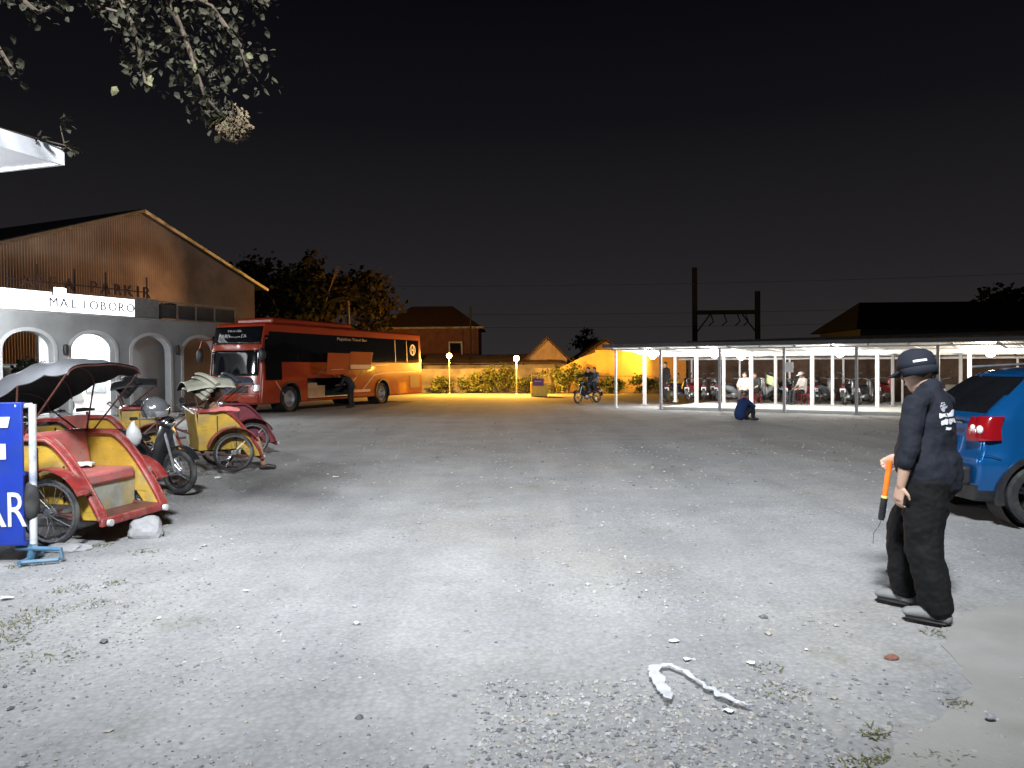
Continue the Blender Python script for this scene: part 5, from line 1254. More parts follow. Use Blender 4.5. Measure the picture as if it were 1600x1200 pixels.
def person(name, label, loc, rz, J=None, shirt=(.1, .1, .1), trousers=(.03, .03, .035), shoe=(.05, .05, .05), sleeve=.45, vox=.014, hair=True, group=None, legs=1.0, plump=1.0, detail=False, curlL=.5, curlR=.5, sk=None, kname=None):
    D = dict(STAND); D.update(J or {}); t = thing(name, label, 'person', loc, rz, group); sk = sk or skin
    up = D['chest'] - D['pelvis']; sdv = D['shL'] - D['shR']; kn = kname or ('c%03d' % (int(shirt[0] * 999)))
    b = MB()
    b.limb([D['pelvis'] - up.normalized() * .04, D['pelvis'], D['waist'], D['chest'], D['chest'].lerp(D['neck'], .55)], [.155, .16, .14, .165, .13], 16, sdv, [.10, .11, .10, .115, .085])
    b.limb([D['chest'].lerp(D['neck'], .5), D['neck'], D['neck'].lerp(D['head'], .75)], [.075, .058, .055], 12)
    HM_ = head_mesh(b, D)
    for s in 'LR':
        sg = 1 if s == 'L' else -1
        sh_, el_, wr_ = D['sh' + s], D['el' + s], D['wr' + s]
        b.limb([D['neck'].lerp(sh_, .45) - V(0, 0, .03), sh_, sh_.lerp(el_, .5), el_, el_.lerp(wr_, .35), wr_], [.055, .056, .046, .040, .041, .027], 12)
        pn = (D['pelvis'] - wr_); pn = pn if pn.length > .01 else V(0, -sg, 0)
        if ('pn' + s) in D: pn = D['pn' + s]
        hand(b, wr_, D['hd' + s], pn, -sg if ('pn' + s) not in D else D.get('ts' + s, -sg), curlL if s == 'L' else curlR)
        hp, kn_, an = D['hip' + s], D['kn' + s], D['an' + s]
        b.limb([hp + V(0, 0, .03), hp, hp.lerp(kn_, .5), kn_, kn_.lerp(an, .35), an], [.085, .088, .075, .055, .055, .036], 12)
        b.limb([an + (an - D['to' + s]) * .22 - V(0, 0, .03), an - V(0, 0, .035), D['to' + s]], [.020, .024, .016], 10, (0, 0, 1), [.020, .024, .024])
    remesh(b.build('body', sk, t), vox if not detail else .006, 2)
    # shirt
    b = MB(); p_ = plump
    hem = D['pelvis'].lerp(D['waist'], -.15)
    b.limb([hem, D['pelvis'].lerp(D['waist'], .4), D['waist'], D['chest'], D['chest'].lerp(D['neck'], .6), D['neck'] + (D['neck'] - D['chest']).normalized() * .005], [.185 * p_, .19 * p_, .175 * p_, .188, .15, .076], 18, sdv, [.135 * p_, .145 * p_, .135 * p_, .135, .112, .078])
    for s in 'LR':
        sh_, el_, wr_ = D['sh' + s], D['el' + s], D['wr' + s]
        pts = [D['neck'].lerp(sh_, .4) - V(0, 0, .03), sh_, sh_.lerp(el_, .5)]; rr = [.07, .074, .066]
        if sleeve > .5: pts += [el_, el_.lerp(wr_, min(1, (sleeve - .5) * 2))]; rr += [.060, .054 if sleeve > .9 else .057]
        b.limb(pts, rr, 12)
    so = remesh(b.build('shirt', fabric('shirt_' + kn, shirt), t), vox if not detail else .008, 5, .034 if detail else .012, .11)
    # trousers
    b = MB(); b.limb([D['pelvis'] + up.normalized() * .06, D['pelvis'], (D['hipL'] + D['hipR']) / 2 - up.normalized() * .03], [.150 * p_, .158 * p_, .155], 16, sdv, [.112 * p_, .118 * p_, .118])
    for s in 'LR':
        hp, kn_, an = D['hip' + s], D['kn' + s], D['an' + s]
        if legs >= 1: b.limb([hp + V(0, 0, .02), hp, hp.lerp(kn_, .5), kn_, kn_.lerp(an, .5), an + V(0, 0, .02)], [.125, .138, .126, .108, .102, .088] if detail else [.10, .105, .09, .075, .068, .062], 14)
        else: b.limb([hp + V(0, 0, .02), hp, hp.lerp(kn_, .5), hp.lerp(kn_, legs)], [.10, .105, .095, .085], 14)
    to = remesh(b.build('trousers', fabric('trousers_%03d' % int(trousers[0] * 999), trousers), t), vox if not detail else .008, 4, .042 if detail else .012, .11)
    for s in 'LR':
        an, tt = D['an' + s], D['to' + s]; dv = (tt - an); dv.z = 0; dv.normalize()
        hl = V(an.x, an.y, tt.z) - dv * .045
        b = MB(); b.limb([hl + V(0, 0, .005), hl.lerp(tt, .45) + V(0, 0, .018), tt + V(0, 0, .004)], [.038, .043, .030], 12, (0, 0, 1), [.036, .042, .042]); sh__ = remesh(b.build('shoe', mat('shoe_%03d' % int(shoe[0] * 999), shoe, .6), t), .012 if not detail else .007, 3)
        b = MB(); b.limb([hl - V(0, 0, .028), hl.lerp(tt, .5) - V(0, 0, .028), tt - V(0, 0, .026)], [.010, .011, .010], 12, (0, 0, 1), [.036, .043, .042]); b.build('sole', M_['black'], sh__, smooth=True)
    if hair:
        b = MB(); b.M = HM_
        zs = [(-.045, .03, .05, -.075), (-.02, .055, .080, -.050), (.02, .082, .084, -.028), (.06, .103, .086, -.010), (.09, .096, .079, -.010), (.115, .066, .054, -.012), (.128, .02, .018, -.012)]
        b.tube([(x, 0, z) for z, a, b_, x in zs], [a for z, a, b_, x in zs], 16, (1, 0, 0), True, [b_ for z, a, b_, x in zs]); remesh(b.build('hair', hairm, t), .012, 2)
    return t, D, HM_, so, to

# --- the walking attendant
mp = G(1452, 962)
MJ = dict(pelvis=V(-.01, 0, .90), waist=V(.03, 0, 1.05), chest=V(0, 0, 1.25), neck=V(-.005, 0, 1.42), head=V(.075, 0, 1.545), yaw=R(-14), pitch=R(12),
          shL=V(.0, .21, 1.345), elL=V(.01, .28, 1.06), wrL=V(.06, .265, .845), hdL=V(.22, -.05, -1), pnL=V(-.3, -1, 0), tsL=1,
          shR=V(0, -.21, 1.345), elR=V(.08, -.27, 1.08), wrR=V(.245, -.13, .975), hdR=V(.75, .25, -.45), pnR=V(-.35, .9, -.2), tsR=-1,
          hipL=V(-.02, .095, .86), knL=V(-.01, .12, .47), anL=V(-.10, .125, .105), toL=V(.07, .15, .042),
          hipR=V(0, -.095, .86), knR=V(.20, -.10, .50), anR=V(.20, -.115, .11), toR=V(.36, -.11, .042))
HEAD = R(130)
man, MD, MH, mshirt, mtr = person('person', 'person in dark cap and navy top walking past the blue car, holding an orange wand', (mp.x, mp.y, 0), HEAD, MJ,
    shirt=(.011, .013, .020), trousers=(.0045, .0045, .005), shoe=(.17, .17, .168), sleeve=.66, hair=True, plump=1.24, detail=True, curlL=.55, curlR=1.15, sk=mat('skin_light', (.46, .29, .21), .5, var=.1, scale=9), kname='navy')
for sg in (-1, 1):
    mb = MB(); mb.M = MH; mb.ball((.083, sg * .032, .008), .012, 10, 6); mb.build('eye', M_['black'], man, smooth=True)
# cap
mb = MB(); mb.M = MH @ Matrix.Translation((-.004, 0, .045)) @ Matrix.Rotation(R(-4), 4, 'Y')
mb.v = []; prof = [(.113, -.035), (.113, .0), (.108, .035), (.092, .065), (.062, .086), (.025, .095), (1e-4, .096)]
mb.lathe(prof, 24); mb.v = [tuple(v) for v in mb.v]
capo = mb.build('cap', fabric('navy_cap', (.013, .015, .023)), man, smooth=True); s_ = capo.modifiers.new('thickness', 'SOLIDIFY'); s_.thickness = .004
# squeeze the cap sideways to head shape by a second low ring at the nape
mb = MB(); mb.M = MH @ Matrix.Translation((-.004, 0, .045)); mb.lathe([(.112, -.085), (.116, -.05), (.115, -.03)], 24)
sel = [f for f in mb.f if all(((MH.inverted() @ Vector(mb.v[i])).x < .035) for i in f)]; mb.f = sel
o = mb.build('cap_band', fabric('navy_cap', (.013, .015, .023)), capo, smooth=True); s_ = o.modifiers.new('thickness', 'SOLIDIFY'); s_.thickness = .004
mb = MB(); mb.M = MH @ Matrix.Translation((0, 0, .018))
def brim(u, v):
    a = (u - .5) * 2.2; r = .108 + .072 * v * math.cos(a * .62) ** .7
    return (r * math.cos(a), r * math.sin(a) * .95, -.030 * v - .018 * (math.sin(a) ** 2))
mb.grid(brim, 16, 5); o = mb.build('cap_brim', fabric('navy_cap', (.013, .015, .023)), capo, fixn=False); s_ = o.modifiers.new('thickness', 'SOLIDIFY'); s_.thickness = .006
mb = MB(); mb.M = MH @ Matrix.Translation((-.004, 0, .045))
mb.grid(lambda u, v: (.1165 * math.cos(R(118 + 40 * u)), .1165 * math.sin(R(118 + 40 * u)), -.005 + .014 * v), 8, 1); mb.build('cap_badge', mat('white_print', (.62, .63, .66), .6, var=.05), capo, fixn=False)
# white stripes printed on the back of the shoulder
def print_patch(a0, a1, z0, z1, slant=0.0, nm='white_stripe', m=None):
    mb = MB(); c = MD['chest']
    mb.grid(lambda u, v: (c.x + .17 * math.cos(R(a0 + (a1 - a0) * u)), .215 * math.sin(R(a0 + (a1 - a0) * u)), z0 + (z1 - z0) * v + slant * u), 14, 4)
    o = mb.build(nm, m or MATS['white_print'], mshirt, fixn=False)
    q = o.modifiers.new('wrap', 'SHRINKWRAP'); q.target = mshirt; q.wrap_method = 'NEAREST_SURFACEPOINT'; q.offset = .004; q.wrap_mode = 'ABOVE_SURFACE'
    return o
gp = mat('grey_print', (.30, .31, .34), .7, var=.05)
for a0, a1, z0, z1, sl in ((140, 160, 1.258, 1.290, .010), (162, 192, 1.268, 1.300, .004), (143, 162, 1.212, 1.244, .010), (164, 192, 1.222, 1.254, .004), (154, 172, 1.180, 1.200, .004)): print_patch(a0, a1, z0, z1, sl)
for a0, a1, z0, z1, sl in ((148, 163, 1.338, 1.352, .0), (147, 168, 1.315, 1.331, .002), (150, 162, 1.362, 1.374, 0)): print_patch(a0, a1, z0, z1, sl, 'grey_lettering', gp)
# traffic wand held downwards in the right hand
hw = MD['wrR'] + Vector(MD['hdR']).normalized() * .085 + V(-.035, .04, -.03)
wl = man.matrix_basis @ hw
wd = thing('traffic_wand', 'orange traffic wand with black handle hanging from the walking man\'s hand', 'wand', tuple(wl), HEAD)
dv = V(.13, .03, -1).normalized()
mb = MB(); mb.tube([dv * -.05, dv * .19], [.017, .017], 12); mb.build('tube', mat('wand_orange', (.85, .16, .015), .35, emit=(1, .16, .02), estr=.12), wd, smooth=True)
mb = MB(); mb.tube([dv * .19, dv * .205], [.021, .021], 12); mb.build('collar', mat('wand_collar', (.75, .6, .2), .4), wd, smooth=True)
mb = MB(); mb.tube([dv * .205, dv * .23, dv * .34, dv * .355], [.023, .021, .021, .017], 12); h_ = mb.build('handle', M_['black'], wd, smooth=True)
for k in range(6): mb = MB(); mb.tube([dv * (.245 + .016 * k), dv * (.251 + .016 * k)], .0228, 12); mb.build('grip_ring', M_['black'], h_, smooth=True)
mb = MB(); mb.tube([dv * .355, dv * .40 + V(.01, 0, 0), dv * .45 + V(.035, 0, 0), dv * .52 + V(.03, 0, 0)], .002, 5); mb.build('wrist_cord', M_['black'], wd)

# --- seated man in the second pedicab, side on, one leg out of the tub
SIT = dict(pelvis=V(0, 0, .62), waist=V(-.02, 0, .75), chest=V(-.04, 0, .95), neck=V(-.01, 0, 1.12), head=V(.05, 0, 1.24), pitch=R(15),
           shL=V(-.03, .18, 1.06), elL=V(.05, .27, .86), wrL=V(.24, .16, .80), hdL=V(1, -.3, -.2), shR=V(-.03, -.18, 1.06), elR=V(.05, -.27, .86), wrR=V(.24, -.16, .80), hdR=V(1, .3, -.2),
           hipL=V(.03, .09, .60), knL=V(.42, .13, .60), anL=V(.46, .13, .30), toL=V(.63, .15, .26), hipR=V(.03, -.09, .60), knR=V(.42, -.13, .60), anR=V(.46, -.13, .30), toR=V(.63, -.15, .26))
SJ = dict(SIT)
R2 = Matrix.Rotation(a2, 3, 'Z')
SJ.update(anR=V(.70, -.36, .12), toR=V(.86, -.42, .045), knR=V(.60, -.26, .56), pitch=R(-8))
p = Vector(loc2) + R2 @ V(-.20, -.02, -.02)
person('person', 'man in brown jacket seated in the yellow-backed pedicab, bare leg stretched out', tuple(p), a2, SJ, shirt=(.26, .16, .10), trousers=(.10, .03, .06), legs=.95, sleeve=1.0, shoe=(.04, .03, .03), kname='brown')
# --- pair on a motorbike near the yellow light
mp2 = G(918, 630); mz = R(222)
motorcycle('dark motorcycle carrying two riders, in front of the yellow wall', (mp2.x, mp2.y, 0), mz, 'black', group='motorcycle with riders')
RJ = dict(SIT); RJ.update(knL=V(.34, .20, .60), anL=V(.22, .24, .28), toL=V(.38, .25, .24), knR=V(.34, -.20, .60), anR=V(.22, -.24, .28), toR=V(.38, -.25, .24), elL=V(.18, .30, .95), wrL=V(.42, .34, .90), elR=V(.18, -.30, .95), wrR=V(.42, -.34, .90), pitch=0)
RM = Matrix.Rotation(mz, 3, 'Z')
for i, (x, l_, c) in enumerate(((-.10, 'front rider in dark jacket on the motorcycle by the yellow wall', (.02, .02, .025)), (-.50, 'back rider in grey top on the motorcycle by the yellow wall', (.12, .12, .13)))):
    q = V(mp2.x, mp2.y, .27) + RM @ V(x, 0, 0); RJ2 = dict(RJ)
    if i: RJ2.update(elL=V(.12, .25, .85), wrL=V(.25, .16, .74), elR=V(.12, -.25, .85), wrR=V(.25, -.16, .74))
    person('person', l_, tuple(q), mz, RJ2, shirt=c, sleeve=1.0, vox=.02, kname='rider%d' % i, group='riders')
# --- person squatting on the open ground
SQ = dict(pelvis=V(-.05, 0, .16), waist=V(-.04, 0, .28), chest=V(.06, 0, .47), neck=V(.14, 0, .62), head=V(.20, 0, .74), pitch=R(10),
          shL=V(.10, .18, .56), elL=V(.28, .22, .40), wrL=V(.42, .10, .42), hdL=V(.6, -.6, 0), shR=V(.10, -.18, .56), elR=V(.28, -.22, .40), wrR=V(.42, -.10, .42), hdR=V(.6, .6, 0),
          hipL=V(0, .10, .15), knL=V(.36, .14, .42), anL=V(.34, .13, .09), toL=V(.52, .15, .035), hipR=V(0, -.10, .15), knR=V(.36, -.14, .42), anR=V(.34, -.13, .09), toR=V(.52, -.15, .035))
q = G(1158, 657); person('person', 'person in dark blue sitting on the ground before the shelter', (q.x, q.y, 0), R(28), SQ, shirt=(.012, .03, .10), trousers=(.02, .022, .03), sleeve=1.0, vox=.016, kname='blue')
# --- under the shelter
def sp(px, off_): return SM @ Vector((row(px, off_), off_, SLAB))
q = sp(1040, 4.2); person('person', 'standing person in black at the left end of the shelter', tuple(q), R(200), None, shirt=(.02, .02, .02), sleeve=1.0, vox=.02, kname='blk1', group='people under the shelter')
CH = dict(SIT); CH.update(anL=V(.44, .13, .09), toL=V(.60, .15, .035), anR=V(.44, -.13, .09), toR=V(.60, -.15, .035), pelvis=V(0, 0, .52), waist=V(-.02, 0, .65), chest=V(-.02, 0, .85), neck=V(.0, 0, 1.02), head=V(.05, 0, 1.14), shL=V(-.01, .18, .96), shR=V(-.01, -.18, .96), elL=V(.06, .26, .74), elR=V(.06, -.26, .74), wrL=V(.28, .14, .62), wrR=V(.28, -.14, .62), hipL=V(.03, .09, .50), hipR=V(.03, -.09, .50), knL=V(.42, .12, .50), knR=V(.42, -.12, .50))
def stool(label, loc, rz):
    t = thing('stool', label, 'stool', loc, rz, 'stools under the shelter')
    mb = MB(); mb.box((0, 0, .40), (.32, .32, .05)); mb.build('seat', mat('stool_plastic', (.3, .03, .03), .5), t, bevel=.02)
    for sx in (-1, 1):
        for sy in (-1, 1): mb = MB(); mb.tube([(sx * .12, sy * .12, .38), (sx * .16, sy * .16, 0)], .02, 6); mb.build('leg', MATS['stool_plastic'], t)
for px, off_, c, l_, sl, rz in ((1180, 4.0, (.018, .02, .018), 'seated person in black with a pale cloth, right of the low bulb', 'red stool under the seated person in black', 215), (1254, 4.0, (.45, .44, .42), 'seated man in white top and white cap, right of the notice board', 'red stool under the man in the white cap', 190), (1164, 3.4, (.50, .40, .36), 'seated person in pale pink top beside the low bulb', 'red stool under the person in pale pink', 240)):
    q = sp(px, off_); stool(sl, tuple(q), R(rz)); t_, D_, H_, s1_, s2_ = person('person', l_, tuple(q), R(rz), CH, shirt=c, sleeve=.6, vox=.02, kname='sh%d' % px, group='people under the shelter')
    if px == 1254:
        mb = MB(); mb.M = H_ @ Matrix.Translation((0, 0, .04)); mb.lathe([(.118, -.01), (.112, .03), (.08, .075), (.03, .095), (1e-4, .098)], 16); mb._band([(.10, 0, -.005), (.15, 0, -.01), (.18, 0, -.018)], .15, .008, (0, 1, 0)); mb.build('cap', M_['white'], t_, smooth=True)
q = sp(1195, 4.4); t = thing('green_flag', 'pale green cloth hanging on a short pole beside the person in black', 'flag', tuple(q), 0)
mb = MB(); mb.tube([(0, 0, 0), (.03, 0, 1.25)], .015, 6); mb.build('pole', M_['black'], t)
mb = MB(); mb.grid(lambda u, v: (.03 + .34 * u, .05 * math.sin(u * 5), .82 + .36 * v - .14 * u), 8, 6); o = mb.build('cloth', mat('pale_green_cloth', (.42, .5, .25), .8), t, fixn=False); s_ = o.modifiers.new('thickness', 'SOLIDIFY'); s_.thickness = .006
q = sp(1052, 4.8); t = thing('yellow_barrel', 'upright yellow barrel under the left end of the shelter', 'barrel', tuple(q))
mb = MB(); mb.lathe([(.001, 0), (.24, 0), (.25, .02), (.25, .38), (.26, .40), (.25, .42), (.25, .83), (.24, .85), (.001, .85)], 18); mb.build('drum', mat('yellow_plastic', (.5, .4, .04), .5), t, smooth=True)
mb = MB(); mb.lathe([(.001, .85), (.12, .85), (.12, .88), (.001, .88)], 14, (.05, 0, 0)); mb.build('lid', M_['black'], t, smooth=True)
# --- porter bending at the luggage bay
PB = dict(pelvis=V(-.05, 0, .92), waist=V(.03, 0, 1.05), chest=V(.17, 0, 1.20), neck=V(.32, 0, 1.30), head=V(.43, 0, 1.36), pitch=R(35), shL=V(.25, .18, 1.24), elL=V(.35, .22, 1.0), wrL=V(.58, .16, .95), hdL=V(1, 0, -.1), shR=V(.25, -.18, 1.24), elR=V(.35, -.22, 1.0), wrR=V(.58, -.16, .95), hdR=V(1, 0, -.1))
q = BMX @ Vector((bx(529), BW / 2 + .62, 0)); person('person', 'porter in dark clothes leaning into the open luggage bay of the bus', (q.x, q.y, 0), math.atan2(-bl_left.y, -bl_left.x), PB, shirt=(.05, .05, .055), sleeve=.6, vox=.02, kname='porter')
# ---------------------------------------------------------------- blue board on its stand, left foreground
sb = G(50, 876); sg_ = thing('blue_board_sign', 'blue board with white letters on a white and blue stand, left edge', 'sign', (sb.x, sb.y, 0), R(4))
bluem = mat('board_blue', (.010, .035, .30), .4, var=.15, scale=3, dirt=(.02, .05, .22), dscale=4, damt=.6)
mb = MB(); mb.box((-.68, -.02, .74), (1.28, .03, 1.20)); mb.build('board', bluem, sg_, bevel=.006)
for z in (.155, .74, 1.325): mb = MB(); mb.box((-.68, -.006, z), (1.30, .05, .03)); mb.build('frame_bar', bluem, sg_)
wt = mat('board_white', (.70, .72, .76), .5, var=.06, dirt=(.4, .45, .6), dscale=6, damt=.4)
text('letter', 'A', .42, wt, frame((-.455, -.041, .30), (1, 0, 0), (0, 0, 1)), sg_, ext=.003, bold=.0)
text('letter', 'R', .42, wt, frame((-.185, -.041, .30), (1, 0, 0), (0, 0, 1)), sg_, ext=.003, width=.15)
mb = MB(); mb.box((-.42, -.040, .93), (.50, .004, .13)); mb.build('white_bar', wt, sg_)
mb = MB(); mb.prism([(-.24, 1.13), (-.15, 1.13), (-.13, 1.22), (-.24, 1.22)], -.043, -.038); mb.build('white_mark', wt, sg_)
pw2 = mat('post_white_chipped', (.62, .63, .66), .5, var=.1, scale=9, dirt=(.05, .12, .25), dscale=5, damt=.9)
mb = MB(); mb.tube([(.0, .03, .10), (.015, .03, 1.32)], .030, 10); mb.build('post', pw2, sg_, smooth=True)
steel_b = mat('stand_blue', (.06, .16, .26), .5, var=.2, scale=9, dirt=(.2, .22, .22), dscale=7, damt=.5)
mb = MB(); mb.tube([(-.03, .03, .0), (0, .03, .14)], .032, 10); mb.build('post_foot', steel_b, sg_, smooth=True)
mb = MB(); mb.tube([(-.14, .03, .105), (.25, -.02, .095), (.255, -.02, .02)], .020, 8); mb.tube([(-.02, -.14, .018), (.25, -.06, .018)], .018, 8); mb.tube([(-.02, .2, .018), (-.02, -.16, .018)], .018, 8); mb.build('base_frame', steel_b, sg_, smooth=True)
mb = MB(); mb.tube([(-.10, -.02, 1.31), (.015, .03, 1.31)], .022, 8); mb.build('top_arm', pw2, sg_, smooth=True)
mb = MB(); mb.ball((-.01, .02, .50), .17, 14, 9, (.42, .30, 1.0)); mb.build('rubber_pad', M_['tyre'], sg_, smooth=True)
# ---------------------------------------------------------------- booth canopy
BC = Vector((-3.46, 6.0, 0)); BA = Vector((-.3, -.954, 0)); BB = Vector((-.954, .3, 0))
bo = thing('booth_canopy', 'white flat canopy with lit underside, cropped at the upper left', 'canopy'); bo.matrix_world = frame(BC, BA, BB * -1 if False else BB, Vector((0, 0, 1)))
cw_ = mat('canopy_white', (.78, .79, .82), .45, var=.05)
LA, LBB, ZC = 2.6, 3.2, 3.20
mb = MB(); mb.box((LA / 2, LBB / 2, ZC + .04), (LA - .06, LBB - .06, .05)); mb.build('ceiling_panel', cw_, bo)
for c, d in (((LA / 2, .015, ZC + .06), (LA, .03, .13)), ((LA / 2, LBB - .015, ZC + .06), (LA, .03, .13)), ((.015, LBB / 2, ZC + .06), (.03, LBB - .06, .13)), ((LA - .015, LBB / 2, ZC + .06), (.03, LBB - .06, .13))):
    mb = MB(); mb.box(c, d); mb.build('fascia', cw_, bo)
mb = MB(); mb.box((LA / 2, LBB / 2, ZC + .085), (LA - .07, LBB - .07, .03)); mb.build('roof_sheet', cw_, bo)
for x, y in ((.55, 1.1), (LA - .3, 1.1), (.55, LBB - .3), (LA - .3, LBB - .3)):
    mb = MB(); mb.box((x, y, (ZC + .01) / 2), (.08, .08, ZC + .01)); mb.build('post', cw_, bo)
mb = MB(); mb.box((LA - .7, 2.2, .5), (1.2, 1.5, 1.0)); mb.build('counter', cw_, bo, bevel=.02)
mb = MB(); mb.box((LA - .7, 2.2, 1.03), (1.3, 1.6, .05)); mb.build('counter_top', M_['blackpaint'], bo)
for y in (.75, 2.0):
    mb = MB(); mb.tube([(.5, y, ZC - .05), (1.7, y, ZC - .05)], .018, 8); mb.build('fluorescent_tube', mat('tube_glow', (1, 1, 1)), bo, smooth=True)
    mb = MB(); mb.box((1.1, y, ZC - .012), (1.25, .07, .05)); mb.build('tube_holder', cw_, bo)
    L_ = lamp('tube_light', 'AREA', (1.1, y, ZC - .085), 14, (.92, .96, 1.0), bo, size=1.2); L_.data.shape = 'RECTANGLE'; L_.data.size_y = .08
    lamp('tube_glow', 'POINT', (1.1, y, ZC - .16), 115, (.92, .96, 1.0), bo, size=.08)

# ---------------------------------------------------------------- assumed floodlight mast, unseen behind the camera to the left, lights the lot
fm = thing('assumed_flood_mast', 'assumed tall steel mast with two LED floodlights, unseen behind the camera', 'lamp post', (-.5, -2.6, 0))
mb = MB(); mb.tube([(0, 0, 0), (0, 0, 9.9)], [.08, .05], 10); mb.build('pole', M_['steel'], fm, smooth=True)
mb = MB(); mb.box((0, 0, .02), (.4, .4, .04)); mb.build('base_plate', M_['steel'], fm)
mb = MB(); mb.tube([(-.6, 0, 9.6), (.6, 0, 9.6)], .03, 8); mb.build('cross_arm', M_['steel'], fm, smooth=True)
for x, tg, pw_, cone in ((-.5, (.4, 11.5, 0), 19500, 62), (.5, (-1.5, 9, 0), 4600, 130)):
    hd = V(x, .12, 9.5); dirv = (Vector(tg) - (hd + V(-.5, -2.6, 0))).normalized()
    mb = MB(); mb.M = Matrix.Translation(hd) @ dirv.to_track_quat('Y', 'Z').to_matrix().to_4x4(); mb.box((0, 0, 0), (.42, .10, .32)); h_ = mb.build('floodlight', M_['black'], fm, bevel=.01)
    mb = MB(); mb.M = Matrix.Translation(hd) @ dirv.to_track_quat('Y', 'Z').to_matrix().to_4x4(); mb.box((0, .053, 0), (.36, .008, .26)); mb.build('lens', mat('flood_lens', (1, 1, 1), .4, emit=(.95, .98, 1), estr=30), h_)
    lamp('flood_beam', 'SPOT', hd + dirv * .09, pw_, (.90, .95, 1.0), fm, size=.6, target=hd + dirv * 5, spot=R(cone), blend=1.0)
# flood on the arcade wall beside the sign, pointing across the lot
ft = WM @ Vector((ws(88), -.22, 0)); fz = wz(ws(88), 456, -.22)
fl = thing('sign_floodlight', 'glaring white floodlight above the lit sign on the arcade wall', 'light', (ft.x, ft.y, fz), 0)
nrm = -WN
mb = MB(); mb.M = nrm.to_track_quat('Y', 'Z').to_matrix().to_4x4(); mb.box((0, 0, 0), (.46, .09, .30)); mb.build('housing', M_['black'], fl, bevel=.01)
mb = MB(); mb.M = nrm.to_track_quat('Y', 'Z').to_matrix().to_4x4(); mb.box((0, .05, 0), (.42, .01, .26)); mb.build('lens', mat('flood_lens_b', (1, 1, 1), .4, emit=(.95, .98, 1), estr=25), fl)
mb = MB(); mb.tube([(0, 0, 0), tuple(WN * .30), tuple(WN * .30 + V(0, 0, -.3))], .02, 6); mb.build('bracket', M_['black'], fl)
lamp('flood_beam', 'SPOT', tuple(nrm * .12), 4000, (.93, .97, 1.0), fl, size=.2, target=tuple(nrm * .12 + Vector((.74, -.66, -.24))), spot=R(104), blend=.7)

# ---------------------------------------------------------------- overhanging tree, upper left
rnd = random.Random(21)
ot = thing('overhanging_tree', 'broad-leaved tree whose branches hang in from the upper left', 'tree', (-6.6, 3.4, 0))
O0 = Vector((-6.6, 3.4, 0))
def lp(px, py, d): return P(px, py, d) - O0
mb = MB(); mb.tube([(0, 0, -.05), (.1, .1, 1.6), (.3, .4, 3.2), (.6, .9, 4.6)], [.24, .20, .17, .13], 10)
hubs = [lp(120, -150, 5.2), lp(-150, -80, 5.0)]
for h_ in hubs: mb.tube([(.5, .8, 4.3), Vector((.6, .9, 4.6)).lerp(h_, .5) + V(0, 0, .15), h_], [.11, .08, .055], 8)
mb.build('trunk', MATS['bark'], ot, smooth=True)
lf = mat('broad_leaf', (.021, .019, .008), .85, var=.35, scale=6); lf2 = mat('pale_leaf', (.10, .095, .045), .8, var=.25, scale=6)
dry = mat('dry_flower_cluster', (.11, .08, .045), .9, var=.35, scale=12)
def leaf(mb, p, d, L):
    d = d.normalized(); s_ = d.cross(V(rnd.gauss(0, .4), rnd.gauss(0, .4), 1)).normalized(); up = s_.cross(d); W = L * .34
    pts = [p, p + d * L * .3 + s_ * W - up * .0, p + d * L * .7 + s_ * W * .7 - up * L * .06, p + d * L - up * L * .15, p + d * L * .7 - s_ * W * .7 - up * L * .06, p + d * L * .3 - s_ * W, p + d * L * .5 + up * L * .05]
    mb.add(pts, [(0, 1, 6), (1, 2, 6), (2, 3, 6), (3, 4, 6), (4, 5, 6), (5, 0, 6)])
branches = [[hubs[0], lp(250, -30, 5.3), lp(290, 60, 5.5), lp(305, 105, 5.5), lp(320, 150, 5.5), lp(345, 178, 5.45)], [lp(250, -30, 5.3), lp(330, 10, 5.7), lp(375, 70, 5.8), lp(390, 115, 5.8)], [hubs[0], lp(180, -20, 5.0), lp(215, 60, 5.1), lp(228, 130, 5.1)],
            [lp(250, -30, 5.3), lp(390, -20, 6.0), lp(420, 10, 6.1)], [hubs[1], lp(10, -20, 4.8), lp(60, 20, 4.9), lp(90, 5, 4.9)], [hubs[1], lp(-60, 40, 4.7), lp(-5, 70, 4.8), lp(20, 110, 4.8)], [hubs[0], lp(140, -30, 4.8), lp(150, 10, 4.9), lp(190, 20, 4.9)], [hubs[0], lp(270, -90, 4.6), lp(330, -70, 4.4)], [hubs[1], lp(60, -150, 4.0), lp(150, -190, 3.8)]]
LEAVES = []
for i, br in enumerate(branches):
    mb = MB(); k = len(br); mb.tube(br, [.022 * (1 - j / (k + .3)) + .003 for j in range(k)], 6); mb.build('branch', MATS['bark'], ot, smooth=True)
    for j in range(1, k):
        a, b_ = br[j - 1], br[j]; n_ = int(60 + 170 * (b_ - a).length)
        if j == 1: n_ //= 2
        if i > 6: n_ //= 3
        if i in (4, 5, 6): n_ //= 3
        for _ in range(n_):
            p = a.lerp(b_, rnd.random()) + V(rnd.gauss(0, .06), rnd.gauss(0, .09), rnd.gauss(0, .06)) * (1.5 if i in (0, 1) else .9)
            LEAVES.append((i, p, V(rnd.gauss(0, .8), rnd.gauss(0, .8), rnd.gauss(-.7, .5)), rnd.uniform(.028, .075), rnd.random() < .12))
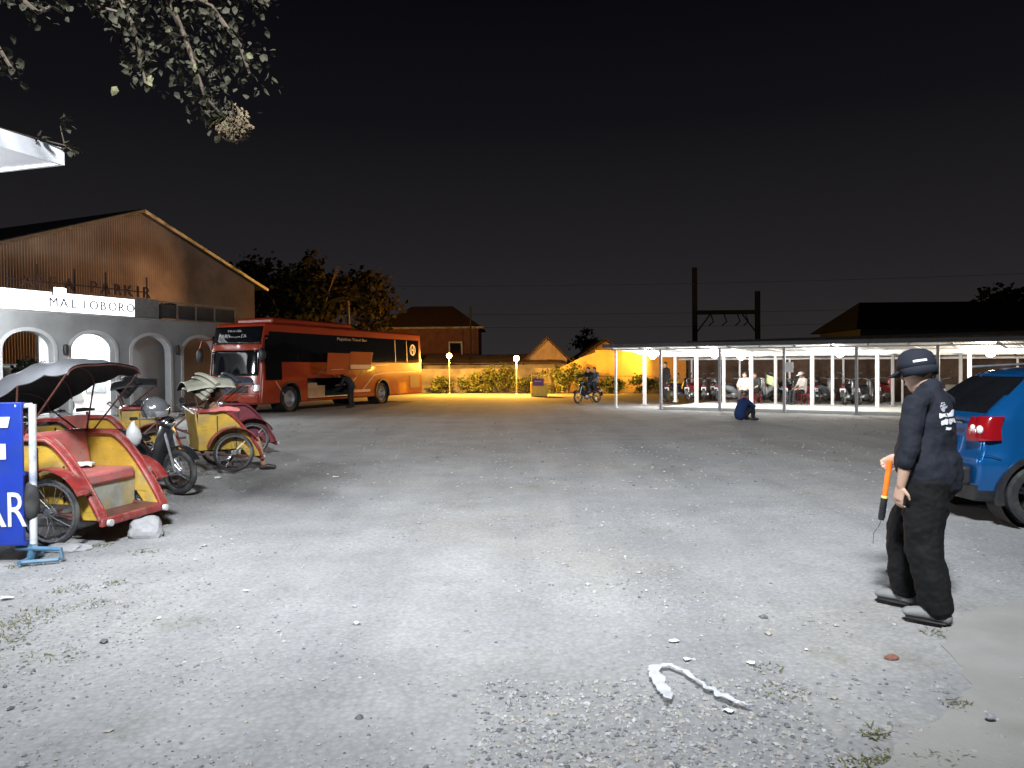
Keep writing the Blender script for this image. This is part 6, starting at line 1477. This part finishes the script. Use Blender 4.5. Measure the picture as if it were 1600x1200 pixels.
# the largest leaves in view are parts of their own, the rest one mass
LEAVES.sort(key=lambda q: (q[0] > 3, -q[3]))
variants = []
for k in range(5):
    mb = MB(); leaf(mb, V(0, 0, 0), V(1, 0, 0), 1.0); variants.append(mb)
meshes = []
for mb in variants:
    for m in (lf, lf2):
        me = mb.mesh('leaf', False, False); me.materials.append(m); meshes.append(me)
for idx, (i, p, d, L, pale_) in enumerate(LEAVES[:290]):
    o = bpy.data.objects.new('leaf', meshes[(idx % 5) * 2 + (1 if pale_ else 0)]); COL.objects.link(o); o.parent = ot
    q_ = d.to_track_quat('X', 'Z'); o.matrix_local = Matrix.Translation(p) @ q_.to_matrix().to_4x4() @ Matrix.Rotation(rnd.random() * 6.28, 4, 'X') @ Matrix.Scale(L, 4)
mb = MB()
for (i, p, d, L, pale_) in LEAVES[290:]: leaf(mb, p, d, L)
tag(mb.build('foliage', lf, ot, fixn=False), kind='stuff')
# pale leaf pair and dried flower head at the lowest tip
tip = lp(352, 185, 5.45)
for dx, dz, L in ((-.07, .03, .13), (-.02, .06, .10), (.02, -.02, .11)):
    mb = MB(); leaf(mb, tip + V(dx * .3, 0, dz * .3), V(dx, -.02, -.06 + dz * .3), L); leaf(mb, tip + V(dx * .3, .01, dz * .3 - .01), V(dx * 1.4, -.03, -.03), L); mb.build('pale_leaf', lf2, ot, fixn=False)
mb = MB()
for _ in range(420):
    d = V(rnd.gauss(.35, .55), rnd.gauss(0, .4), rnd.gauss(-.6, .6)).normalized(); r_ = .14 * rnd.random() ** .5; c_ = tip + V(.05, 0, -.02) + d * r_ * .9; mb.tube([c_, c_ + V(rnd.gauss(.1, .3), rnd.gauss(0, .3), -.7) * .035], [.004, .009], 4)
tag(mb.build('dry_flower_head', dry, ot, fixn=False), kind='stuff')
# small vine on the canopy corner
vn = thing('canopy_vine', 'thin leafy vine trailing over the white canopy corner', 'vine', (BC.x, BC.y, ZC + .12))
o0 = Vector((BC.x, BC.y, ZC + .12)); mb = MB(); v0 = BA * .75 + V(0, 0, .02); path = [v0, BA * .5 + BB * .05 + V(0, 0, .02), BA * .22 + V(0, 0, .015), BA * .03 + V(.03, 0, .02), V(.07, .0, -.02)]
mb.tube(path, [.008, .008, .007, .006, .004], 6); mb.tube([path[3], path[3] + V(-.03, 0, .14), path[3] + V(.0, 0, .24)], [.005, .004, .003], 5); mb.build('stem', MATS['bark'], vn, smooth=True)
mb = MB()
for p in path[2:] + [path[3] + V(0, 0, .12), path[3] + V(0, 0, .2)]:
    for _ in range(6): leaf(mb, p + V(rnd.gauss(0, .025), rnd.gauss(0, .02), rnd.gauss(0, .02)), V(rnd.gauss(.3, .7), rnd.gauss(0, .6), rnd.gauss(.0, .6)), rnd.uniform(.04, .075))
mb.build('foliage', lf, vn, fixn=False)

# ---------------------------------------------------------------- small things on the ground
def rock(name, label, loc, s, seed, m, flat=.7):
    rr = random.Random(seed); bm = bmesh.new(); bmesh.ops.create_icosphere(bm, subdivisions=3, radius=1)
    for v in bm.verts:
        n_ = mnoise.noise(v.co * 1.3 + Vector((seed, 0, 0))) * .30 + mnoise.noise(v.co * 3.1 + Vector((0, seed, 0))) * .12
        v.co *= 1 + n_; v.co.x *= s[0]; v.co.y *= s[1]; v.co.z *= s[2]
    lo = min(v.co.z for v in bm.verts)
    for v in bm.verts: v.co.z = max(v.co.z, lo * .55) - lo * .55
    me = bpy.data.meshes.new(name); bm.to_mesh(me); bm.free(); o = bpy.data.objects.new(name, me); COL.objects.link(o); o.location = loc; me.materials.append(m); return tag(o, label, 'rock')
stone_m = mat('pale_limestone', (.27, .27, .275), .9, var=.18, scale=6, bump=.6, bscale=18)
q = G(229, 836); rock('rock', 'pale boulder wedged before the front pedicab', (q.x, q.y, -.02), (.17, .14, .13), 3, stone_m)
q = G(75, 862); rock('rock', 'flat pale stone slab behind the blue stand foot', (q.x + .1, q.y + .1, -.02), (.20, .10, .045), 5, stone_m)
q = G(1393, 1027); rock('rock', 'small orange-red brick fragment near the attendant', (q.x, q.y, -.01), (.035, .022, .016), 8, mat('brick_red', (.20, .085, .06), .9, var=.25, scale=20))
q = G(1548, 1125); rock('rock', 'single small stone lying on the concrete apron', (q.x, q.y, .01), (.022, .018, .014), 9, stone_m)
# crumpled plastic strip
film = mat('clear_plastic_film', (.80, .81, .84), .10, var=.08, spec=.9, alpha=.5)
path = [(1046, 1098), (1040, 1085), (1027, 1065), (1020, 1052), (1026, 1045), (1044, 1044), (1060, 1050), (1082, 1062), (1100, 1074), (1122, 1088), (1145, 1099), (1162, 1104), (1178, 1108)]
pts = [G(a, b_) for a, b_ in path]; mb = MB(); dense_pts = []
for a, b_ in zip(pts[:-1], pts[1:]):
    for k in range(6): dense_pts.append(a.lerp(b_, k / 6))
rad = []; 
for i, p in enumerate(dense_pts):
    p.z = .020 + .012 * mnoise.noise((i * .25, 0, 0)); rad.append(min(1, (i + 2) / 8, (len(dense_pts) - i + 1) / 8) * .022 + .006 * mnoise.noise((i * .33, 5, 0)) + (.012 if i < 24 else 0) - (.008 if 30 < i < 50 else 0))
mb.tube(dense_pts, [r * .14 for r in rad], 12, (0, 0, 1), True, rad)
for i, v in enumerate(mb.v): 
    n_ = mnoise.noise(Vector(v) * 28) * .012 + mnoise.noise(Vector(v) * 70) * .006; mb.v[i] = (v[0] + n_, v[1] - n_ * .6, max(.0, v[2] + n_))
o = mb.build('plastic_strip', film, smooth=False, fixn=False); o.data.shade_smooth(); tag(o, 'long crumpled strip of clear plastic on the gravel', 'litter')
wp_ = mat('white_scrap', (.72, .72, .70), .6, var=.08)
scr = [(1073, 1029, .026, 'white scrap nearest above the plastic strip bend'), (1174, 1034, .028, 'white scrap right of the plastic strip, on the dust'), (1053, 1001, .030, 'pale flake above the strip, farthest from the camera'), (1140, 1108, .030, 'cream scrap touching the end of the plastic strip'), (1260, 1014, .012, 'tiny white dot of litter toward the attendant'), (248, 965, .016, 'tiny white flake at the lower left of the lot'), (384, 923, .022, 'thin white scrap left of centre on the gravel'), (372, 978, .012, 'white speck below the thin scrap at left'), (1010, 921, .014, 'white speck above the pale flake'), (10, 933, .05, 'flat white scrap at the left edge below the blue board'), (525, 745, .05, 'white scrap beyond the second pedicab wheel'), (340, 746, .06, 'white paper under the second pedicab wheel')]
for i, (px, py, s, l_) in enumerate(scr):
    p = G(px, py); rr = random.Random(i); mb = MB(); n_ = 9; ang = [6.283 * k / n_ for k in range(n_)]; ring_ = [(s * math.cos(a) * rr.uniform(.6, 1.2), s * .8 * math.sin(a) * rr.uniform(.6, 1.2), .006 + .35 * s * rr.random()) for a in ang]
    mb.add(ring_ + [(0, 0, .008 + .3 * s)], [(k, (k + 1) % n_, n_) for k in range(n_)]); o = mb.build('paper_scrap', wp_, loc=(p.x, p.y, gz(p.x, p.y) + .004)); s_ = o.modifiers.new('thickness', 'SOLIDIFY'); s_.thickness = .002; tag(o, l_, 'litter', 'white scraps of litter')
# ---------------------------------------------------------------- silver van and bush seen through the first arch
sv = thing('silver_van', 'silver van partly seen through the first arch', 'van'); sv.matrix_world = WM @ Matrix.Translation((soff(34, 4.2), 4.2, 0)) @ Matrix.Rotation(R(-8), 4, 'Z')
sil = mat('silver_paint', (.45, .46, .46), .3, .5, var=.06, coat=.6)
mb = MB(); mb.prism([(-1.9, .35), (-1.95, 1.0), (-1.7, 1.75), (-1.2, 1.95), (.6, 1.95), (1.2, 1.2), (1.9, 1.0), (2.0, .4)], -.8, .8); mb.build('body', sil, sv, bevel=.10, seg=3)
mb = MB(); mb.prism([(-1.6, 1.2), (-1.5, 1.68), (-1.1, 1.82), (.5, 1.82), (.95, 1.22)], -.812, -.805); mb.build('side_window', M_['glass'], sv)
for x in (-1.2, 1.25):
    for sg in (-1, 1): wheel(sv, (x, sg * .72, .31), .31, .2, 'alloy', out=sg)
bp_ = WM @ Vector((soff(30, 1.2), 1.2, 0)); t = thing('shrub', 'dark bush behind the first arch, in front of the silver van', 'shrub', tuple(bp_), 0)
mb = MB(); mb.tube([(0, 0, 0), (.05, 0, .9), (-.1, 0, 1.6)], [.04, .03, .015], 6); mb.build('stem', MATS['bark'], t)
mb = MB(); leaf_cloud(mb, (0, 0, 1.45), (.75, .5, .65), 700, .14, random.Random(77)); mb.build('foliage', dg, t, fixn=False)
# ---------------------------------------------------------------- cloths left on the pedicabs
def cloth_on(name, label, p, rz, sx, sy, m, seed, drop=.10):
    def fn(u, v):
        x, y = (u - .5) * sx, (v - .5) * sy; e_ = max(abs(u - .5), abs(v - .5)) * 2
        return (x, y, .014 + .03 * (1 - e_ ** 3) + .018 * mnoise.noise((x * 9 + seed, y * 9, 0)) + .01 * mnoise.noise((x * 22, y * 22, seed)) - drop * max(0, abs(v - .5) * 2 - .55) ** 1.3)
    mb = MB(); mb.grid(fn, 20, 16); o = mb.build(name, m, fixn=False, loc=tuple(p)); o.rotation_euler = (0, 0, rz); o.data.shade_smooth(); s_ = o.modifiers.new('thickness', 'SOLIDIFY'); s_.thickness = .008
    return tag(o, label, 'cloth', 'cloths on the pedicabs')
q = Vector(loc2) + R2 @ V(-.12, -.435, .985); cloth_on('folded_cloth', 'faded pink cloth thrown over the side of the yellow-backed pedicab', q, a2, .46, .20, mat('pink_cloth', (.55, .16, .15), .85, var=.2, bump=.3), 3)
RA_ = Matrix.Rotation(R(-11), 3, 'Z'); q = V(-4.125, 7.54, 0) + RA_ @ V(-.30, .20, .635); cloth_on('white_towel', 'crumpled white towel on the seat of the front pedicab', q, R(20), .22, .26, mat('white_towel', (.55, .54, .52), .9, var=.1, bump=.3), 8, .0)

q = mh.matrix_basis @ V(.27, -.40, .985)
t = thing('carrier_bag', 'white plastic bag hanging from the black motorcycle handlebar', 'bag', tuple(q), R(20))
mb = MB(); n_ = 14; rings = [(.012, -.02), (.03, -.06), (.075, -.13), (.095, -.22), (.085, -.30), (.04, -.335), (.004, -.34)]
mb.lathe(rings, n_); mb.v = [(x * (1 + .25 * mnoise.noise((x * 30, y * 30, z * 20))), y * .7, z + .01 * mnoise.noise((x * 40, y * 40, z))) for x, y, z in mb.v]; mb.build('bag', mat('white_polythene', (.6, .6, .6), .35, var=.08, bump=.4, bscale=20), t, smooth=True)
mb = MB(); mb.tube([(-.02, 0, -.03), (-.01, 0, .02), (.01, 0, .02), (.02, 0, -.03)], .006, 6); mb.build('handle', MATS['white_polythene'], t, smooth=True)

# assumed lamp post at the arcade wall's left end, out of frame, lights it
q = WM @ Vector((-2.4, -2.5, 0)); t = thing('assumed_arcade_lamp', 'assumed unseen white globe lamp on a post at the left end of the arcade wall', 'street lamp', tuple(q))
mb = MB(); mb.tube([(0, 0, 0), (0, 0, 3.55)], .04, 8); mb.lathe([(.001, 0), (.14, 0), (.14, .03), (.05, .1), (.001, .1)], 12); mb.build('post', M_['steel'], t, smooth=True)
mb = MB(); mb.ball((0, 0, 3.72), .16, 14, 9); mb.build('globe', bulb_m, t, smooth=True)
lamp('lamp_light', 'POINT', (0, 0, 3.5), 1500, (.93, .97, 1.0), t, size=.2)
